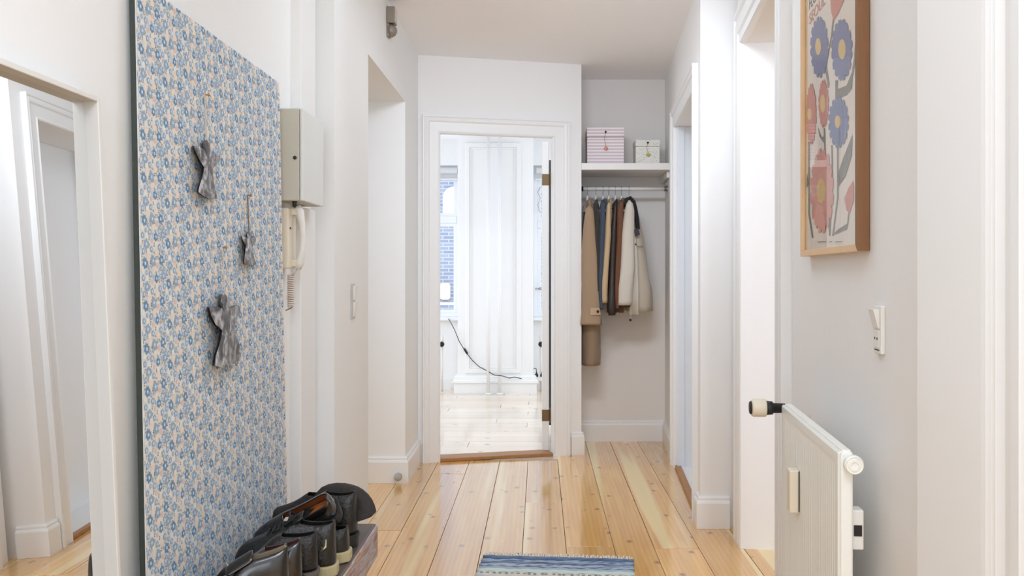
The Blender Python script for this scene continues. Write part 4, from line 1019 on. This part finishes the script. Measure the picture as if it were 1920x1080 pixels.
# ------------------------------------------------------------------ right wall: poster, switch, radiator
UD = Vector((-0.099, -1, 0)).normalized(); UN = Vector((-1, 0.099, 0)).normalized()
def wall_pt(y_, z, off): # point on the right near wall, off metres into the hall
    return Vector((xr(y_), y_, z)) + UN * off
PY0, PY1, PZ0, PZ1 = 2.42, 1.83, 1.247, 2.085
base = Vector((xr((PY0 + PY1) / 2), (PY0 + PY1) / 2, PZ0))
t = thing('framed_poster', 'flower poster in an oak frame on the right wall above the radiator', 'poster', base)
PW = (PY0 - PY1) * 1.00489; PH = PZ1 - PZ0
O = wall_pt(PY0, PZ0, 0.001) - base
def pp(u, v, n_): return O + UD * u + Vector((0, 0, v)) + UN * n_
def pbar(poly, d0=0.0, d1=0.027): return MB().prism(poly, lambda a, b_, d: pp(a, b_, d), d0, d1)
fw = 0.016
pbar([(0, 0), (PW, 0), (PW - fw, fw), (fw, fw)]).build('frame_bottom', M['oak'], t, bevel=0.001)
pbar([(0, PH), (fw, PH - fw), (PW - fw, PH - fw), (PW, PH)]).build('frame_top', M['oak'], t, bevel=0.001)
pbar([(0, 0), (fw, fw), (fw, PH - fw), (0, PH)]).build('frame_side', M['oak'], t, bevel=0.001)
pbar([(PW, 0), (PW, PH), (PW - fw, PH - fw), (PW - fw, fw)]).build('frame_side', M['oak_shaded'], t, bevel=0.001)
paper = pbar([(fw, fw), (PW - fw, fw), (PW - fw, PH - fw), (fw, PH - fw)], 0.002, 0.012).build('print', mat('poster_paper', (240, 230, 218), 0.8, var=0.02), t)
def on_poster(px, py, n_=0.0125):
    k = (px - CX) / F; off = -(0.001 + n_) * 1.00489
    y_ = (0.528 + off) / (k - 0.099); z = EYE - (py - CY) / F * y_
    return ((PY0 - y_) * 1.00489, z - PZ0)
PMAT = {n_: mat('ink_' + n_, c, 0.8, var=0.05, scale=30) for n_, c in (('blue', (128, 136, 172)), ('coral', (214, 146, 132)), ('pink', (224, 164, 152)), ('yellow', (232, 200, 140)), ('grey', (136, 136, 128)), ('dark', (92, 92, 90)))}
lift = [0.0125]
def ink(pxpts, m_, nm):
    lift[0] += 0.00006
    pts = [on_poster(a, b_) for a, b_ in pxpts]
    pts = [(min(max(u, fw + .001), PW - fw - .001), min(max(v_, fw + .001), PH - fw - .001)) for u, v_ in pts]
    return MB().add([pp(u, v_, lift[0]) for u, v_ in pts], [tuple(range(len(pts)))]).build(nm, PMAT[m_], paper)
rp_ = random.Random(5)
def bloom(cx_, cy_, rx, ry, m_, n=16):
    pts = []
    for k in range(n * 4):
        a = 2 * PI * k / (n * 4)
        s = 1.0 - (0.14 if k % 4 in (0,) else 0.0) + rp_.uniform(-0.03, 0.03)
        pts.append((cx_ + rx * s * math.cos(a), cy_ + ry * s * math.sin(a)))
    ink(pts, m_, 'printed_bloom')
def eye(cx_, cy_, rx, ry): ink([(cx_ + rx * math.cos(2 * PI * k / 18), cy_ + ry * math.sin(2 * PI * k / 18)) for k in range(18)], 'yellow', 'printed_eye')
def stem_(pts, w_=1.4):
    l_, r_ = [], []
    for i, (a, b_) in enumerate(pts): l_.append((a - w_, b_)); r_.append((a + w_, b_))
    ink(l_ + r_[::-1], 'grey', 'printed_stem')
stem_([(1563, 34), (1559, 70), (1552, 105), (1549, 122), (1555, 160)]); stem_([(1545, 110), (1549, 130), (1554, 165)])
stem_([(1569, 150), (1569, 190)], 2.5); stem_([(1517, 265), (1517, 400), (1524, 446)], 1.6); stem_([(1560, 272), (1561, 330), (1556, 440)], 1.3); stem_([(1571, 272), (1571, 370), (1562, 442)], 1.3); stem_([(1546, 240), (1547, 290)], 1.2); stem_([(1554, 400), (1556, 442)], 1.3); stem_([(1592, 396), (1590, 420)], 1.0)
ink([(1605, 68), (1606, 110), (1599, 145), (1598, 165), (1588, 178), (1571, 184), (1568, 168), (1588, 160), (1598, 135), (1602, 105)], 'grey', 'printed_leaf')
ink([(1599, 252), (1598, 290), (1586, 330), (1572, 350), (1572, 325), (1582, 295)], 'grey', 'printed_leaf')
ink([(1591, 418), (1588, 430), (1560, 442), (1572, 430)], 'grey', 'printed_leaf'); ink([(1533, 235), (1537, 255), (1545, 268), (1545, 255), (1541, 258)], 'grey', 'printed_leaf'); ink([(1514, 325), (1513, 352), (1518, 345)], 'dark', 'printed_leaf')
ink([(1557, -40), (1584, -40), (1583, 0), (1573, 24), (1564, 38), (1559, 22), (1558, 0)], 'coral', 'printed_tulip')
ink([(1584, 372), (1592, 352), (1601, 338), (1602, 372), (1594, 400), (1588, 394)], 'coral', 'printed_tulip')
bloom(1537, 88, 17, 58, 'blue'); bloom(1579, 93, 20, 58, 'blue'); bloom(1573, 229, 19, 48, 'blue')
bloom(1522, 214, 9.5, 58, 'coral'); bloom(1545, 194, 9.5, 45, 'coral'); bloom(1542, 358, 22, 80, 'pink')
for e_ in ((1535, 87, 5.5, 16), (1580, 92, 7, 19), (1572, 228, 5.5, 12), (1519, 214, 4, 11), (1544, 194, 5, 17), (1541, 358, 8, 24)): eye(*e_)
for a, b_ in ((1534, 1550), (1556, 1562), (1567, 1581)): ink([(a, 452.6), (b_, 452), (b_, 453.6), (a, 454.4)], 'grey', 'printed_caption')
def words_on(text, u, v, h, m_, nm):
    cu = bpy.data.curves.new(nm, 'FONT'); cu.body = text; cu.size = h / 0.70; cu.extrude = 0
    tmp = bpy.data.objects.new(nm, cu); COL.objects.link(tmp)
    bpy.context.view_layer.update()
    me = bpy.data.meshes.new_from_object(tmp.evaluated_get(bpy.context.evaluated_depsgraph_get()))
    bpy.data.objects.remove(tmp)
    wd = max(p.co.x for p in me.vertices)
    for p in me.vertices: p.co = pp(u + p.co.x * 0.19 / wd, v + p.co.y, 0.0132)
    me.materials.clear(); me.materials.append(PMAT[m_])
    o = bpy.data.objects.new(nm, me); COL.objects.link(o); o.parent = paper
u, v = on_poster(1517.5, 47); words_on('SEOUL', u, v, 0.030, 'coral', 'printed_title')
words_on('FLOWER', u, v + 0.042, 0.030, 'dark', 'printed_title')
pbar([(fw, fw), (PW - fw, fw), (PW - fw, PH - fw), (fw, PH - fw)], 0.0155, 0.0175).build('glazing', M['glass'], t)

# switch and socket
base = wall_pt(1.777, 1.035, 0)
t = thing('light_switch', 'white switch with socket below it on the right wall', 'switch', base)
def sbox(u0, u1, v0, v1, n0, n1): return MB().prism([(u0, v0), (u1, v0), (u1, v1), (u0, v1)], lambda a, b_, d: UD * a + Vector((0, 0, b_)) + UN * d, n0, n1)
sbox(0, 0.052, 0, 0.098, 0, 0.009).build('plate', M['white_plastic'], t, bevel=0.002)
MB().prism([(0.009, 0.052), (0.012, 0.052), (0.022, 0.091), (0.009, 0.091)], lambda a, b_, d: UN * a + Vector((0, 0, b_)) + UD * d, 0.007, 0.045).build('rocker', M['white_plastic'], t, bevel=0.001)
so = sbox(0.007, 0.045, 0.012, 0.049, 0.009, 0.011).build('socket', M['white_plastic'], t, bevel=0.001)
for uu in (0.018, 0.034): MB().lathe([(0.0028, 0), (0.0028, 0.0006), (0.0, 0.0007)], UD * uu + Vector((0, 0, 0.031)) + UN * 0.011, UN, 10).build('pin_hole', M['dark'], so)
sbox(0.01, 0.042, 0.0065, 0.0085, 0.009, 0.0098).build('slot', M['dark'], t)

# radiator
RY0, RY1, RB, RT = 2.31, 1.695, 0.19, 0.843
base = Vector((xr((RY0 + RY1) / 2) - 0.08, (RY0 + RY1) / 2, RB))
t = thing('radiator', 'cream white flat panel radiator on the right wall under the poster', 'radiator', base)
O2 = wall_pt(RY0, RB, 0) - base
RL2, RH = (RY0 - RY1) * 1.00489, RT - RB
def rp2(u, v_, n_): return O2 + UD * u + Vector((0, 0, v_)) + UN * n_
# fluted front panel
mb = MB(); NU = 140
fr_, bk_ = [], []
for i in range(NU + 1):
    u = RL2 * i / NU
    g = 0.0
    if 0.03 < u < RL2 - 0.03: g = 0.0016 * (0.5 - 0.5 * math.cos(2 * PI * (u - 0.03) / 0.0167))
    edge = 0.004 if i in (0, NU) else 0
    fr_.append((u, 0.100 - g - edge))
rows = [(0, 0.004), (0.004, 0), (0.02, 0), (0.03, -1), (RH - 0.03, -1), (RH - 0.02, 0), (RH - 0.004, 0), (RH, 0.004)]
v = []
for (vv, e) in rows:
    for (u, n_) in fr_: v.append(rp2(u, vv, (0.100 - (0.004 if u in (0, RL2) else 0) if e != -1 else n_) - (e if e > 0 else 0)))
nn_ = NU + 1
f = [(j * nn_ + i, j * nn_ + i + 1, (j + 1) * nn_ + i + 1, (j + 1) * nn_ + i) for j in range(len(rows) - 1) for i in range(NU)]
mb.add(v, f).build('front_panel', M['radiator'], t, smooth=False)
def rbox(u0, u1, v0, v1, n0, n1): return MB().prism([(u0, v0), (u1, v0), (u1, v1), (u0, v1)], lambda a, b_, d: rp2(a, b_, d), n0, n1)
rbox(0.0, RL2, 0, RH, 0.070, 0.0965).build('core', M['radiator'], t, bevel=0.006, seg=3)
rbox(0.004, RL2 - 0.004, RH - 0.003, RH + 0.003, 0.074, 0.092).build('top_rail', M['radiator'], t, bevel=0.002)
mt = rbox(0.205, 0.243, 0.425, 0.528, 0.100, 0.124).build('heat_meter', M['cream_plastic'], t, bevel=0.003)
rbox(0.2432, 0.2445, 0.428, 0.527, 0.1005, 0.104).build('meter_seam', mat('meter_grey', (110, 106, 98), 0.5), mt)
# thermostat valve at far end, cross-wise
vz = RH - 0.012
MB().lathe([(0.0, -0.018), (0.012, -0.017), (0.013, 0.0), (0.014, 0.032), (0.018, 0.034), (0.020, 0.052), (0.0, 0.053)], rp2(-0.012, vz, 0.088), UN, 16).build('valve_body', M['dark'], t, smooth=True)
hd = MB().lathe([(0.018, 0.050), (0.0235, 0.052), (0.0245, 0.058), (0.0245, 0.086), (0.022, 0.090), (0.0, 0.0905)], rp2(-0.012, vz, 0.088), UN, 22).build('thermostat_head', M['cream_plastic'], t, smooth=True)
MB().lathe([(0.018, 0.0905), (0.018, 0.094), (0.015, 0.096), (0.0, 0.0962)], rp2(-0.012, vz, 0.088), UN, 18).build('head_cap', M['dark'], hd, smooth=True)
MB().tube([rp2(0.004, vz, 0.083), rp2(-0.014, vz, 0.083), rp2(-0.020, vz - 0.02, 0.06), rp2(-0.022, vz - 0.03, 0.02)], 0.010, 10).build('feed_pipe', M['radiator'], t, smooth=True)
# end plug at the near end
MB().lathe([(0.014, -0.004), (0.014, 0.006), (0.0185, 0.008), (0.019, 0.020), (0.0165, 0.024), (0.0135, 0.0225), (0.0125, 0.0225), (0.0115, 0.025), (0.007, 0.025), (0.006, 0.022), (0.0, 0.022)], rp2(RL2, RH - 0.022, 0.074), UD, 26).build('end_plug', M['radiator'], t, smooth=False)
for uu in (0.09, RL2 - 0.05):
    bk = rbox(uu, uu + 0.035, RH - 0.20, RH - 0.12, 0.046, 0.072).build('bracket', M['white_plastic'], t, bevel=0.003)
    rbox(uu + 0.0352, uu + 0.0365, RH - 0.172, RH - 0.15, 0.050, 0.066).build('bracket_slot', M['dark'], bk)
MB().tube([rp2(RL2 * 0.02, 0.02, 0.083), rp2(-0.014, 0.02, 0.083), rp2(-0.016, -0.02, 0.083), rp2(-0.016, -RB, 0.083)], 0.009, 10).build('return_pipe', M['radiator'], t, smooth=True)

# ------------------------------------------------------------------ unseen housings added around the overhead hall fill lights
fx = thing('fill_light_housing', 'white flush housing with a hooded bar, added unseen around the mid-hall fill lights', 'light housing', (0.05, 3.0, CEIL))
MB().box(-0.37, 0.37, -0.37, 0.37, -0.022, -0.001).build('base', M['white_plastic'], fx, bevel=0.004)
MB().box(-0.42, 0.52, -0.075, -0.035, -0.24, -0.024).build('fill_hood', M['white_plastic'], fx, bevel=0.004)
fx = thing('fill_light_housing', 'white square flush housing, added unseen around the fill light at the near end of the hall', 'light housing', (0.1, 0.2, CEIL))
MB().box(-0.47, 0.47, -0.47, 0.47, -0.022, -0.001).build('base', M['white_plastic'], fx, bevel=0.004)
MB().box(-0.48, 0.48, 0.47, 0.48, -0.034, -0.001).build('rim', M['white_plastic'], fx, bevel=0.002)
